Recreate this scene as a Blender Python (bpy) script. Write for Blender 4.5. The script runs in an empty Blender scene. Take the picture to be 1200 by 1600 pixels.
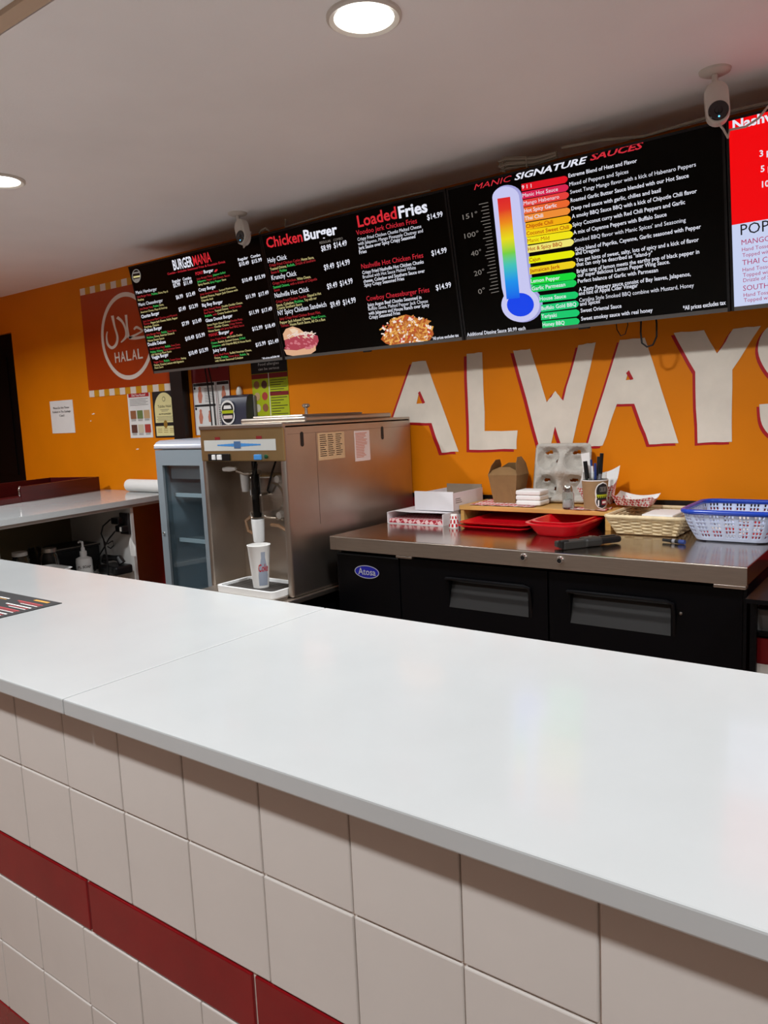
import bpy, bmesh, math, random
from mathutils import Vector, Matrix
random.seed(7)
sc = bpy.context.scene
col = sc.collection

# ------------------------------------------------------------------ camera
HC = 1.4708
YAW, PITCH, ROLL = .64140959, .12649727, -.04499642
FPX = 1200.0
def cam_axes():
    cy, sy = math.cos(YAW), math.sin(YAW); cp, sp = math.cos(PITCH), math.sin(PITCH); cr, sr = math.cos(ROLL), math.sin(ROLL)
    Ry = Matrix(((cy,0,sy),(0,1,0),(-sy,0,cy))); Rx = Matrix(((1,0,0),(0,cp,-sp),(0,sp,cp))); Rz = Matrix(((cr,-sr,0),(sr,cr,0),(0,0,1)))
    B = Matrix(((1,0,0),(0,0,1),(0,-1,0)))
    return (Rz @ Rx @ Ry @ B.transposed()).transposed()
AX = cam_axes()                       # rows: world X, Y, Z seen from the camera (x right, y down, z forward)
cam_data = bpy.data.cameras.new('camera'); cam = bpy.data.objects.new('camera', cam_data); col.objects.link(cam)
cam_data.sensor_fit = 'HORIZONTAL'; cam_data.sensor_width = 36.0; cam_data.lens = 36.0*FPX/1200.0
cam_data.clip_start = .02
c0, c1, c2 = AX.col[0], AX.col[1], AX.col[2]
rot = Matrix(((c0[0], -c1[0], -c2[0]), (c0[1], -c1[1], -c2[1]), (c0[2], -c1[2], -c2[2])))
cam.matrix_world = Matrix.Translation((0,0,HC)) @ rot.to_4x4()
sc.camera = cam

# ------------------------------------------------------------------ world, exposure
w = bpy.data.worlds.new('world'); sc.world = w; w.use_nodes = True
w.node_tree.nodes['Background'].inputs[0].default_value = (.9,.93,1,1)
w.node_tree.nodes['Background'].inputs[1].default_value = 0.0
sc.view_settings.view_transform = 'Standard'; sc.view_settings.look = 'None'
sc.view_settings.exposure = 0.0; sc.view_settings.gamma = 1.0; sc.view_settings.use_curve_mapping = False
LAMP_BACK, LAMP_FRONT = 20.5, 19.0
WALL_Y, CEIL_Z = 2.90, 2.41

# ------------------------------------------------------------------ pixel -> place
CAM = Vector((0,0,HC))
def ray(px, py): return AX @ Vector((px-600, py-800, FPX))
def PY(px, py, y): r = ray(px,py); return CAM + r*(y/r.y)
def PZ(px, py, z): r = ray(px,py); return CAM + r*((z-HC)/r.z)
def PX(px, py, x): r = ray(px,py); return CAM + r*(x/r.x)

# ------------------------------------------------------------------ materials
def lin(c):
    c = c/255.0
    return c/12.92 if c <= .04045 else ((c+.055)/1.055)**2.4
def rgb(c): return (lin(c[0]), lin(c[1]), lin(c[2]), 1)
MATS = {}
def mat(name, c, rough=.5, metal=0, noise=None, bump=None, spec=.5, coat=0, trans=0, alpha=1, emit=0, ior=1.45, stretch=(1,1,1), aniso=0):
    m = bpy.data.materials.new(name); m.use_nodes = True; nt = m.node_tree; N = nt.nodes; L = nt.links
    b = N['Principled BSDF']; b.inputs['Base Color'].default_value = rgb(c)
    b.inputs['Roughness'].default_value = rough; b.inputs['Metallic'].default_value = metal
    b.inputs['Specular IOR Level'].default_value = spec; b.inputs['Coat Weight'].default_value = coat
    b.inputs['Transmission Weight'].default_value = trans; b.inputs['IOR'].default_value = ior; b.inputs['Alpha'].default_value = alpha
    b.inputs['Anisotropic'].default_value = aniso
    if emit:
        b.inputs['Emission Color'].default_value = rgb(c); b.inputs['Emission Strength'].default_value = emit
    if noise or bump:
        tc = N.new('ShaderNodeTexCoord'); mp = N.new('ShaderNodeMapping'); L.new(tc.outputs['Object'], mp.inputs[0])
        mp.inputs['Scale'].default_value = stretch
    if noise:
        sca, amt = noise
        n = N.new('ShaderNodeTexNoise'); n.inputs['Scale'].default_value = sca; n.inputs['Detail'].default_value = 4; L.new(mp.outputs[0], n.inputs['Vector'])
        r = N.new('ShaderNodeValToRGB'); a = rgb(c)
        r.color_ramp.elements[0].position = .3; r.color_ramp.elements[1].position = .7
        r.color_ramp.elements[0].color = tuple(max(0, v*(1-amt)) for v in a[:3])+(1,); r.color_ramp.elements[1].color = tuple(min(1, v*(1+amt)) for v in a[:3])+(1,)
        L.new(n.outputs['Fac'], r.inputs[0]); L.new(r.outputs[0], b.inputs['Base Color'])
    if bump:
        n2 = N.new('ShaderNodeTexNoise'); n2.inputs['Scale'].default_value = bump[0]; n2.inputs['Detail'].default_value = 3; L.new(mp.outputs[0], n2.inputs['Vector'])
        bp = N.new('ShaderNodeBump'); bp.inputs['Strength'].default_value = bump[1]; bp.inputs['Distance'].default_value = .01
        L.new(n2.outputs['Fac'], bp.inputs['Height']); L.new(bp.outputs[0], b.inputs['Normal'])
    MATS[name] = m
    return m
def emi(name, c, s=1.0, base=None):
    m = mat(name, c, .25); b = m.node_tree.nodes['Principled BSDF']
    b.inputs['Base Color'].default_value = rgb(base or (8,8,8))
    b.inputs['Emission Color'].default_value = rgb(c); b.inputs['Emission Strength'].default_value = s
    return m
def checker(name, a, bcol, scale, rough=.6):
    m = mat(name, a, rough); nt = m.node_tree; N = nt.nodes; L = nt.links
    tc = N.new('ShaderNodeTexCoord'); mp = N.new('ShaderNodeMapping'); mp.inputs['Rotation'].default_value = (.6,.5,.35); mp.inputs['Location'].default_value = (.0031,.0047,.0023)
    ck = N.new('ShaderNodeTexChecker'); ck.inputs['Scale'].default_value = scale; ck.inputs['Color1'].default_value = rgb(a); ck.inputs['Color2'].default_value = rgb(bcol)
    L.new(tc.outputs['Object'], mp.inputs[0]); L.new(mp.outputs[0], ck.inputs[0]); L.new(ck.outputs[0], N['Principled BSDF'].inputs['Base Color'])
    return m
mat('orange_paint', (226,128,2), .5, spec=.25, noise=(2.2,.07), bump=(160,.04))
mat('red_paint', (132,14,22), .35, noise=(3,.08))
mat('black_trim', (14,10,10), .4)
mat('ceiling_paint', (248,247,246), .75, noise=(1.3,.05), bump=(120,.05))
mat('ceiling_trim', (200,176,150), .6)
mat('plain_wall', (182,176,168), .7, noise=(2,.05))
mat('floor_tile', (158,130,114), .35, noise=(6,.12))
mat('door_black', (9,4,4), .7, spec=.1)
mat('door_frame', (92,62,30), .6)
mat('quartz', (184,186,185), .14, noise=(9,.015), coat=.15)
mat('tile_white', (206,199,192), .14, noise=(5,.03), bump=(7,.10))
mat('tile_red', (124,5,14), .16, noise=(14,.10), bump=(9,.10))
mat('grout', (236,222,212), .8, noise=(60,.05)); mat('counter_core', (150,135,120), .8)  # grout whitened so its lines carry the highlight on the tile edges
mat('steel', (192,182,171), .36, 1, noise=(18,.05), stretch=(1,1,14))
mat('steel_side', (192,182,171), .36, 1, noise=(3.5,.12), stretch=(1,1,1))
mat('steel_bronze', (190,164,116), .42, 1, noise=(5,.06))
mat('steel_dark', (140,132,124), .40, 1, noise=(8,.1))
mat('steel_top', (192,182,171), .17, 1, noise=(14,.06), stretch=(1,14,1))
mat('chrome', (225,225,225), .08, 1)
mat('black_metal', (5,5,7), .36, noise=(6,.2), spec=.25)
mat('black_metal_door', (4,4,6), .34, spec=.2)
mat('pocket_grey', (44,40,40), .38, noise=(14,.35))
mat('black_plastic', (16,16,17), .35); mat('dark_plastic', (28,27,26), .45); mat('tool_plastic', (44,44,42), .4)
mat('dispenser_plastic', (58,60,74), .3); mat('dispenser_grey', (120,116,108), .4)
mat('fridge_grey', (128,138,144), .35, noise=(3,.04)); mat('fridge_cap', (190,194,204), .22, .4)
mat('fridge_inner', (196,206,214), .5); mat('fridge_shelf', (200,205,208), .4)
mat('white_plastic', (228,228,226), .35); mat('cream_plastic', (214,208,198), .35)
mat('white_paper', (232,230,226), .7, noise=(8,.03)); mat('grey_paper', (196,190,182), .75)
mat('white_card', (226,222,224), .6, noise=(7,.03)); mat('card_inner', (142,126,108), .8)
mat('kraft', (140,106,66), .75, noise=(30,.08)); mat('kraft_sleeve', (156,126,88), .8, noise=(40,.07))
mat('pulp', (190,184,174), .9, noise=(30,.08), bump=(140,.4))
mat('bamboo', (206,158,88), .4, noise=(6,.16), stretch=(1,9,9))
mat('wicker', (226,206,166), .6, noise=(50,.10)); mat('wicker_dark', (170,134,92), .7, noise=(50,.12))
mat('basket_plastic', (196,208,236), .3); mat('basket_blue', (26,66,176), .22)
mat('tray_red', (200,10,26), .25)
mat('letter_white', (232,222,206), .55, noise=(9,.07)); mat('letter_red', (178,10,24), .5)
mat('cherry', (74,16,18), .28, noise=(4,.2), stretch=(1,1,8))
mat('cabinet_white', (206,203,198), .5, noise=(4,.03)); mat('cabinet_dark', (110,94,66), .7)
mat('screen_black', (7,5,3), .28, spec=.16); mat('bezel', (22,21,22), .3); mat('bezel_grey', (92,88,84), .35)
mat('cable_black', (12,12,12), .5); mat('cable_grey', (140,128,112), .6); mat('cable_white', (206,198,188), .5); mat('hose', (188,150,116), .4)
mat('lens_black', (8,9,11), .06, coat=.6)
mat('glass', (235,240,240), .03, trans=1, ior=1.45); mat('clear_plastic', (240,242,242), .06, trans=1, ior=1.2)
def pane_mat():
    m = mat('pane', (255,255,255), .03); nt = m.node_tree; N = nt.nodes; L = nt.links
    tr = N.new('ShaderNodeBsdfTransparent'); tr.inputs[0].default_value = (.82,.88,.90,1); gl = N.new('ShaderNodeBsdfGlossy'); gl.inputs['Roughness'].default_value = .03
    lw = N.new('ShaderNodeLayerWeight'); lw.inputs[0].default_value = .5; pw = N.new('ShaderNodeMath'); pw.operation = 'POWER'; pw.inputs[1].default_value = 4.0; L.new(lw.outputs['Facing'], pw.inputs[0])
    fr = N.new('ShaderNodeMath'); fr.operation = 'MULTIPLY_ADD'; fr.inputs[1].default_value = .6; fr.inputs[2].default_value = .05; L.new(pw.outputs[0], fr.inputs[0]); mx = N.new('ShaderNodeMixShader')
    L.new(fr.outputs[0], mx.inputs[0]); L.new(tr.outputs[0], mx.inputs[1]); L.new(gl.outputs[0], mx.inputs[2]); L.new(mx.outputs[0], N['Material Output'].inputs['Surface'])
pane_mat(); mat('menu_dark', (14,14,16), .5, spec=.2)
mat('salt', (240,238,232), .8); mat('bin_dark', (84,82,80), .45); mat('crate_red', (116,6,14), .4)
mat('ink_black', (22,20,20), .6); mat('ink_red', (178,18,30), .6); mat('ink_grey', (110,106,100), .6); mat('ink_gold', (150,110,30), .6); mat('ink_white', (236,232,226), .6)
mat('sign_orange', (176,62,14), .3, noise=(3,.06)); mat('sign_cream', (232,220,208), .4); mat('sign_yellow', (214,150,24), .4)
mat('poster_green', (176,186,20), .5); mat('poster_red', (128,26,28), .5); mat('poster_cream', (232,222,160), .5); mat('poster_dark', (24,24,26), .5)
mat('skin_print', (204,126,100), .6)
for n, c in dict(food_a=(150,96,60), food_b=(110,128,70), food_c=(196,160,116), food_d=(96,56,44), food_e=(206,196,170), food_f=(74,76,88), food_g=(176,60,50)).items(): mat(n, c, .6)
mat('blue_badge', (30,34,150), .25); mat('badge_silver', (190,192,200), .3, .3)
mat('label_blue', (70,140,205), .4); mat('label_pale', (196,196,190), .4); mat('label_tan', (196,160,120), .5); mat('label_pink', (222,200,192), .55)
mat('tray_grille', (70,66,62), .5); mat('print_blue', (70,104,146), .5); mat('cup_silver', (150,158,172), .4)
mat('pen_green', (16,70,40), .35); mat('pen_red', (150,20,40), .35); mat('pen_blue', (40,60,120), .35); mat('pen_white', (230,230,228), .35); mat('pen_grey', (140,140,144), .35)
checker('gingham', (204,48,56), (238,222,216), 62); checker('gingham_small', (196,60,66), (240,226,222), 120); checker('gingham_box', (176,40,56), (232,196,196), 60)
emi('lamp_glow', (255,252,246), 14.0, (250,250,250))
SCR = {}
for n, c in dict(white=(236,238,250), red=(206,42,56), red_title=(214,42,52), red_small=(176,44,50), green_small=(70,196,96), yellow_small=(216,204,140), grey=(128,122,116),
    pure_red=(248,0,8), pale=(206,216,248), magenta=(176,32,92), ink=(10,12,14), thermo=(206,206,248), thermo_edge=(166,166,222), blue=(20,70,240), brownred=(176,40,8), orange_ink=(190,70,10),
    bun=(226,176,140), bun_light=(240,214,184), slaw=(236,216,206), meat=(176,70,84), meat_b=(210,120,130), fry=(206,132,60), fry_b=(232,170,84), fry_c=(180,92,40), fry_cream=(250,232,220), fry_red=(196,70,50)).items():
    SCR[n] = emi('screen_'+n, c, .92)
ARROWS = [(228,16,34),(222,34,80),(236,66,60),(242,106,48),(246,146,56),(250,180,16),(252,214,18),(250,236,24),(246,236,120),(238,242,0),(246,214,26),(14,222,56),(16,206,90),(16,206,108),(20,206,120),(16,206,112),(16,204,106)]
AMAT = [emi('screen_arrow_%d' % i, c, .92) for i, c in enumerate(ARROWS)]
def thermo_mat():
    m = emi('screen_thermometer', (255,255,255), .92); nt = m.node_tree; N = nt.nodes; L = nt.links
    tc = N.new('ShaderNodeTexCoord'); sx = N.new('ShaderNodeSeparateXYZ'); L.new(tc.outputs['Generated'], sx.inputs[0])
    r = N.new('ShaderNodeValToRGB'); e = r.color_ramp.elements
    e[0].position = 0; e[0].color = rgb((20,100,240)); e[1].position = 1; e[1].color = rgb((226,36,44))
    for p, c in ((.18,(30,150,240)),(.34,(70,200,190)),(.46,(120,214,70)),(.60,(238,226,30)),(.76,(244,140,30)),(.88,(232,60,40))):
        q = e.new(p); q.color = rgb(c)
    L.new(sx.outputs[2], r.inputs[0]); L.new(r.outputs[0], N['Principled BSDF'].inputs['Emission Color'])
    return m
THERMO = thermo_mat()

# ------------------------------------------------------------------ mesh builder
class MB:
    def __init__(s): s.v = []; s.f = []; s.m = []; s.hard = False
    def add(s, vs, fs, mi=0):
        b = len(s.v); s.v += [Vector(v) for v in vs]; s.f += [tuple(i+b for i in f) for f in fs]; s.m += [mi]*len(fs); return s
    def box(s, lo, hi, mi=0):
        x0,y0,z0 = lo; x1,y1,z1 = hi
        return s.add([(x0,y0,z0),(x1,y0,z0),(x1,y1,z0),(x0,y1,z0),(x0,y0,z1),(x1,y0,z1),(x1,y1,z1),(x0,y1,z1)],
            [(0,3,2,1),(4,5,6,7),(0,1,5,4),(1,2,6,5),(2,3,7,6),(3,0,4,7)], mi)
    def rbox(s, lo, hi, r=.004, seg=2, mi=0):
        s.hard = True; bm = bmesh.new(); bmesh.ops.create_cube(bm, size=1)
        for v in bm.verts: v.co = Vector([lo[i]+(v.co[i]+.5)*(hi[i]-lo[i]) for i in range(3)])
        bmesh.ops.bevel(bm, geom=list(bm.edges), offset=r, segments=seg, profile=.5, affect='EDGES', clamp_overlap=True)
        bm.verts.ensure_lookup_table(); bm.verts.index_update()
        s.add([v.co.copy() for v in bm.verts], [[v.index for v in f.verts] for f in bm.faces], mi); bm.free(); return s
    def prism(s, pts, vec, mi=0):                       # polygon of 3D points extruded along vec
        n = len(pts); p = [Vector(q) for q in pts]; v = Vector(vec)
        nn = Vector((0,0,0))
        for i in range(n): nn += p[i].cross(p[(i+1)%n])
        if nn.dot(v) > 0: p.reverse()
        return s.add(p+[q+v for q in p], [tuple(range(n)), tuple(range(2*n-1, n-1, -1))]+[((i+1)%n, i, n+i, n+(i+1)%n) for i in range(n)], mi)
    def poly(s, pts, mi=0): return s.add(pts, [tuple(range(len(pts)))], mi)
    def tube(s, path, r, n=8, mi=0, closed=False, cap=True):
        P = [Vector(p) for p in path]; k = len(P); rs = r if isinstance(r, (list, tuple)) else [r]*k
        rings = []; up = None
        for i in range(k):
            a = P[i-1] if (i > 0 or closed) else P[i]; c = P[(i+1)%k] if (i < k-1 or closed) else P[i]
            t = (c-a).normalized() if (c-a).length > 1e-9 else Vector((0,0,1))
            if up is None:
                up = Vector((0,0,1)) if abs(t.z) < .9 else Vector((1,0,0))
            sd = t.cross(up)
            if sd.length < 1e-6: sd = t.cross(Vector((0,1,0)))
            sd.normalize(); up = sd.cross(t).normalized()
            rings.append([P[i]+(sd*math.cos(2*math.pi*j/n)+up*math.sin(2*math.pi*j/n))*rs[i] for j in range(n)])
        vs = [v for rg in rings for v in rg]; fs = []
        for i in range(k if closed else k-1):
            q = (i+1)%k
            for j in range(n): fs.append((i*n+j, i*n+(j+1)%n, q*n+(j+1)%n, q*n+j))
        if cap and not closed: fs += [tuple(range(n-1,-1,-1)), tuple((k-1)*n+j for j in range(n))]
        return s.add(vs, fs, mi)
    def lathe(s, prof, c, n=24, axis=(0,0,1), mi=0, cap=False):
        ax = Vector(axis).normalized(); a = Vector((1,0,0)) if abs(ax.x) < .9 else Vector((0,1,0)); u = (a-ax*a.dot(ax)).normalized(); w_ = ax.cross(u); c = Vector(c)
        k = len(prof); vs = [c+ax*h+(u*math.cos(2*math.pi*j/n)+w_*math.sin(2*math.pi*j/n))*r for r, h in prof for j in range(n)]
        fs = [(i*n+j, i*n+(j+1)%n, (i+1)*n+(j+1)%n, (i+1)*n+j) for i in range(k-1) for j in range(n)]
        if cap: fs += [tuple(range(n-1,-1,-1)), tuple((k-1)*n+j for j in range(n))]
        return s.add(vs, fs, mi)
    def loops(s, loops, mi=0, capa=False, capb=False):   # skin closed loops of equal count
        n = len(loops[0]); vs = [v for l in loops for v in l]
        fs = [(i*n+j, i*n+(j+1)%n, (i+1)*n+(j+1)%n, (i+1)*n+j) for i in range(len(loops)-1) for j in range(n)]
        if capa: fs.append(tuple(range(n-1,-1,-1)))
        if capb: fs.append(tuple((len(loops)-1)*n+j for j in range(n)))
        return s.add(vs, fs, mi)
    def xf(s, m): s.v = [m @ v for v in s.v]; return s
    def rotz(s, a, c): c = Vector(c); return s.xf(Matrix.Translation(c) @ Matrix.Rotation(a,4,'Z') @ Matrix.Translation(-c))
def rrect(x0, x1, y0, y1, z, r, k=5):
    out = []
    for cx, cy, a in ((x1-r,y1-r,0),(x0+r,y1-r,90),(x0+r,y0+r,180),(x1-r,y0+r,270)):
        for i in range(k+1):
            t = math.radians(a+90*i/k); out.append(Vector((cx+r*math.cos(t), cy+r*math.sin(t), z)))
    return out

# ------------------------------------------------------------------ objects
LOC = {}
def tag(o, label=None, cat=None, group=None, kind=None):
    if label: o['label'] = label
    if cat: o['category'] = cat
    if group: o['group'] = group
    if kind: o['kind'] = kind
    return o
def link(name, mb, mats, parent=None, smooth=True, label=None, kind=None):
    vs = mb.v
    if parent is None:
        xs = [v.x for v in vs]; ys = [v.y for v in vs]; zs = [v.z for v in vs]
        org = Vector(((min(xs)+max(xs))/2, (min(ys)+max(ys))/2, min(zs)))
    else: org = LOC[parent.name]
    me = bpy.data.meshes.new(name); me.from_pydata([v-org for v in vs], [], mb.f)
    if not isinstance(mats, (list, tuple)): mats = [mats]
    for m in mats: me.materials.append(MATS[m] if isinstance(m, str) else m)
    if len(mats) > 1: me.polygons.foreach_set('material_index', mb.m)
    if smooth:
        me.polygons.foreach_set('use_smooth', [True]*len(me.polygons)); me.set_sharp_from_angle(angle=math.radians(14 if mb.hard else 38))
    me.update()
    o = bpy.data.objects.new(name, me); col.objects.link(o)
    if parent is None: o.location = org
    else: o.parent = parent
    LOC[o.name] = org
    if label: o['label'] = label
    if kind: o['kind'] = kind
    return o
def thing(name, label, cat, loc, group=None):
    o = bpy.data.objects.new(name, None); col.objects.link(o); o.location = loc; o.empty_display_size = .05
    LOC[o.name] = Vector(loc)
    return tag(o, label, cat, group)
def struct(name, mb, m, parent=None, smooth=False):
    return tag(link(name, mb, m, parent, smooth), kind=None if parent else 'structure')
def solo(name, mb, m, label, cat, group=None, smooth=True):
    return tag(link(name, mb, m, None, smooth), label, cat, group)
def copy_at(src, pos, parent):
    c = src.copy(); col.objects.link(c); c.parent = parent; c.location = Vector(pos)-LOC[parent.name]; LOC[c.name] = LOC[parent.name]; return c

# ------------------------------------------------------------------ flat print on a surface (screens, posters, painted letters)
TEXTJOBS = []
class Surface:
    def __init__(s, parent, org, ux, uy, crop=(0,0,1)):
        s.parent = parent; s.o = Vector(org); s.ux = Vector(ux).normalized(); s.uy = Vector(uy).normalized(); s.n = s.ux.cross(s.uy).normalized(); s.crop = crop
    def at(s, p):
        x, y = p[0]/s.crop[2]+s.crop[0], p[1]/s.crop[2]+s.crop[1]; r = ray(x, y)
        return CAM + r*((s.o-CAM).dot(s.n)/r.dot(s.n))
    def text(s, name, t, l, r, h, m, bold=0.0, shear=0.0, lift=.0012, stretch=1.0):
        if 'M' in t and h < 24: bold = 0.0
        p0 = s.at(l); cap = (s.at((l[0], l[1]-h))-p0).length
        TEXTJOBS.append((s, name, t, p0, s.at(r) if r else None, cap, m, bold, shear, lift, stretch))
    def line(s, name, segs, l, r, h, bold=0.0):           # one line of several colours
        n = sum(len(t) for t, _ in segs); a = 0
        for t, m in segs:
            q = lambda k: (l[0]+(r[0]-l[0])*k/n, l[1]+(r[1]-l[1])*k/n)
            s.text(name, t.strip(), q(a), q(a+max(1, len(t)-.6)), h, m, bold); a += len(t)
    def poly(s, mb, pts, lift=.0008, mi=0): mb.poly([s.at(p)+s.n*lift for p in pts][::-1], mi)
    def wpoly(s, mb, pts, lift=.0008, mi=0): mb.poly([s.o+s.ux*a+s.uy*b+s.n*lift for a, b in pts], mi)
    def wtext(s, name, t, x, y, wd, cap, m, bold=0.0, lift=.0012):
        p0 = s.o+s.ux*x+s.uy*y
        TEXTJOBS.append((s, name, t, p0, p0+s.ux*wd, cap, m, bold, 0, lift, 1))
    def wcirc(s, mb, x, y, r, lift=.0010, mi=0, n=20, ry=None): s.wpoly(mb, [(x+r*math.cos(2*math.pi*i/n), y+(ry or r)*math.sin(2*math.pi*i/n)) for i in range(n)], lift, mi)
def flush_text():
    tmp = []
    def mk(t, bold, shear):
        cu = bpy.data.curves.new('lettering_curve', 'FONT'); cu.body = t; cu.size = 1; cu.offset = bold; cu.shear = shear; cu.resolution_u = 2; cu.fill_mode = 'FRONT'
        o = bpy.data.objects.new('lettering_curve', cu); col.objects.link(o); tmp.append(o); return o
    ref = mk('H', 0, 0); obs = [mk(j[2], j[7], j[8]) for j in TEXTJOBS]
    bpy.context.view_layer.update(); dg = bpy.context.evaluated_depsgraph_get()
    me = ref.evaluated_get(dg).to_mesh(); capH = max(v.co.y for v in me.vertices); ref.evaluated_get(dg).to_mesh_clear()
    groups = {}
    for o, (S, name, t, p0, p1, cap, m, bold, shear, lift, stretch) in zip(obs, TEXTJOBS):
        ev = o.evaluated_get(dg); me = ev.to_mesh()
        co = [v.co.copy() for v in me.vertices]; fs = [tuple(p.vertices) for p in me.polygons]; ev.to_mesh_clear()
        if not co: continue
        x0 = min(c.x for c in co); x1 = max(c.x for c in co); sy = cap/capH
        if p1 is None: ex = S.ux.copy(); sx = sy*stretch
        else: ex = (p1-p0).normalized(); sx = (p1-p0).length/(x1-x0)
        ey = S.n.cross(ex).normalized()
        g = groups.setdefault((S.parent.name, name), (S, MB(), []))
        if m not in g[2]: g[2].append(m)
        g[1].add([p0+ex*((c.x-x0)*sx)+ey*(c.y*sy)+S.n*lift for c in co], fs, g[2].index(m))
    for (pn, name), (S, mb, ms) in groups.items():
        o = link(name.split('#')[0], mb, ms, S.parent, False)
        if '#' not in name: o['kind'] = 'stuff'
    for o in tmp:
        cu = o.data; bpy.data.objects.remove(o); bpy.data.curves.remove(cu)

# ================================================================== THE ROOM
XL, XR, YF = -6.4, 2.4, -3.2
struct('floor', MB().box((XL,YF,-.05),(XR,WALL_Y,0)), 'floor_tile')
struct('ceiling', MB().box((XL,YF,CEIL_Z),(XR,1.045,CEIL_Z+.06)).box((XL,1.062,CEIL_Z),(XR,WALL_Y+.1,CEIL_Z+.06)).box((XL,1.0,CEIL_Z+.06),(XR,1.1,CEIL_Z+.08)), 'ceiling_paint')   # with an open joint at the trim
DX0, DX1, DZ = -6.22, -5.365, 2.16
wb = MB().box((XL,WALL_Y,0),(DX0,WALL_Y+.1,CEIL_Z)).box((DX0,WALL_Y,DZ),(DX1,WALL_Y+.1,CEIL_Z)).box((DX1,WALL_Y,0),(XR,WALL_Y+.1,CEIL_Z))
wall_back = struct('wall_back', wb, 'orange_paint')
RAIL = 1.108
link('wainscot', MB().box((-3.0,WALL_Y-.006,0),(XR,WALL_Y,RAIL-.018)), 'red_paint', wall_back, False, 'dark red painted lower wall')
link('wainscot', MB().box((DX1+.05,WALL_Y-.006,0),(-3.61,WALL_Y,1.03)), 'red_paint', wall_back, False, 'dark red painted lower wall')
link('wainscot', MB().box((-3.50,WALL_Y-.006,0),(-3.0,WALL_Y,1.03)), 'red_paint', wall_back, False, 'dark red painted lower wall')
link('rail', MB().box((-3.0,WALL_Y-.010,RAIL-.018),(XR,WALL_Y,RAIL)), 'black_trim', wall_back, False, 'thin black dado rail')
struct('wall_left', MB().box((XL-.1,YF,0),(XL,WALL_Y+.1,CEIL_Z)), 'orange_paint')
struct('wall_right', MB().box((XR,YF,0),(XR+.1,WALL_Y+.1,CEIL_Z)), 'plain_wall')
struct('wall_front', MB().box((XL,YF-.1,0),(XR,YF,CEIL_Z)), 'plain_wall')
door = struct('door_1', MB().box((DX0+.03,WALL_Y+.03,0),(DX1-.0,WALL_Y+.07,DZ-.002)), 'door_black')
link('door_panel', MB().box((DX0+.15,WALL_Y+.022,.2),(DX1-.15,WALL_Y+.03,1.0)).box((DX0+.15,WALL_Y+.022,1.15),(DX1-.15,WALL_Y+.03,2.0)), 'door_black', door, False)
link('door_handle', MB().tube([(DX1-.1,WALL_Y+.03,1.0),(DX1-.1,WALL_Y-.03,1.0),(DX1-.22,WALL_Y-.03,1.0)], .01), 'steel_dark', door)
struct('trim_1', MB().box((XL,1.005,CEIL_Z-.012),(XR,1.045,CEIL_Z)), 'ceiling_trim')
struct('trim_2', MB().box((-3.607,WALL_Y-.05,0),(-3.505,WALL_Y,2.1)), 'black_trim')

# chips in the orange paint
for px, py, s in ((146,647,.02),(215,702,.016),(142,658,.008)):
    p = PY(px, py, WALL_Y); link('paint_chip', MB().add([p+Vector((-s,-.001,0)), p+Vector((-s*.2,-.001,-.003)), p+Vector((s,-.001,.001)), p+Vector((s*.3,-.001,.006))], [(0,1,2,3)]), 'ink_white', wall_back, False)

# ------------------------------------------------------------------ recessed downlights
def downlight(x, y, label, power, group=None, off=None):
    sfx = '_%s_offscreen' % off if off else ''          # off: side of the room, for lamps outside the picture
    t = thing('recessed_downlight'+sfx, label, 'ceiling light', (x,y,CEIL_Z), group)
    R = .09
    link('trim_ring', MB().lathe([(R*.78,-.001),(R*.80,-.006),(R*.93,-.010),(R,-.006),(R,.0)], (x,y,CEIL_Z), 40), 'cream_plastic', t)
    link('lens'+sfx, MB().lathe([(.0005,-.004),(R*.4,-.004),(R*.79,-.003)], (x,y,CEIL_Z), 40), 'lamp_glow', t)
    l = bpy.data.lights.new('lamp_light'+sfx, 'AREA'); l.shape = 'DISK'; l.size = R*1.5; l.energy = power; l.color = (.925,.965,1.0); l.spread = math.radians(150)
    o = bpy.data.objects.new('lamp_light'+sfx, l); col.objects.link(o); o.parent = t; o.location = (0,0,-.014)
    return t
downlight(-1.167, 1.572, 'round white recessed downlight glowing in ceiling above the counter seam', LAMP_BACK, 'ceiling downlights')
downlight(-2.93, 1.60, 'round white recessed downlight glowing in ceiling towards the dark door', LAMP_BACK, 'ceiling downlights')
downlight(-4.69, 1.62, 'round white recessed downlight above the side countertop', LAMP_BACK, 'ceiling downlights', 'left')
downlight(.60, 1.57, 'round white recessed downlight above the right end of the counter', LAMP_BACK, 'ceiling downlights', 'right')
for x, wh, off in ((-2.93, 'towards the dark door', 'front_left'), (-1.167, 'in line with the counter seam', 'front_middle'), (.60, 'towards the right wall', 'front_right')):
    downlight(x, -.27, 'round white recessed downlight before the tiled counter '+wh, LAMP_FRONT, 'customer side downlights', off)

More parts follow.
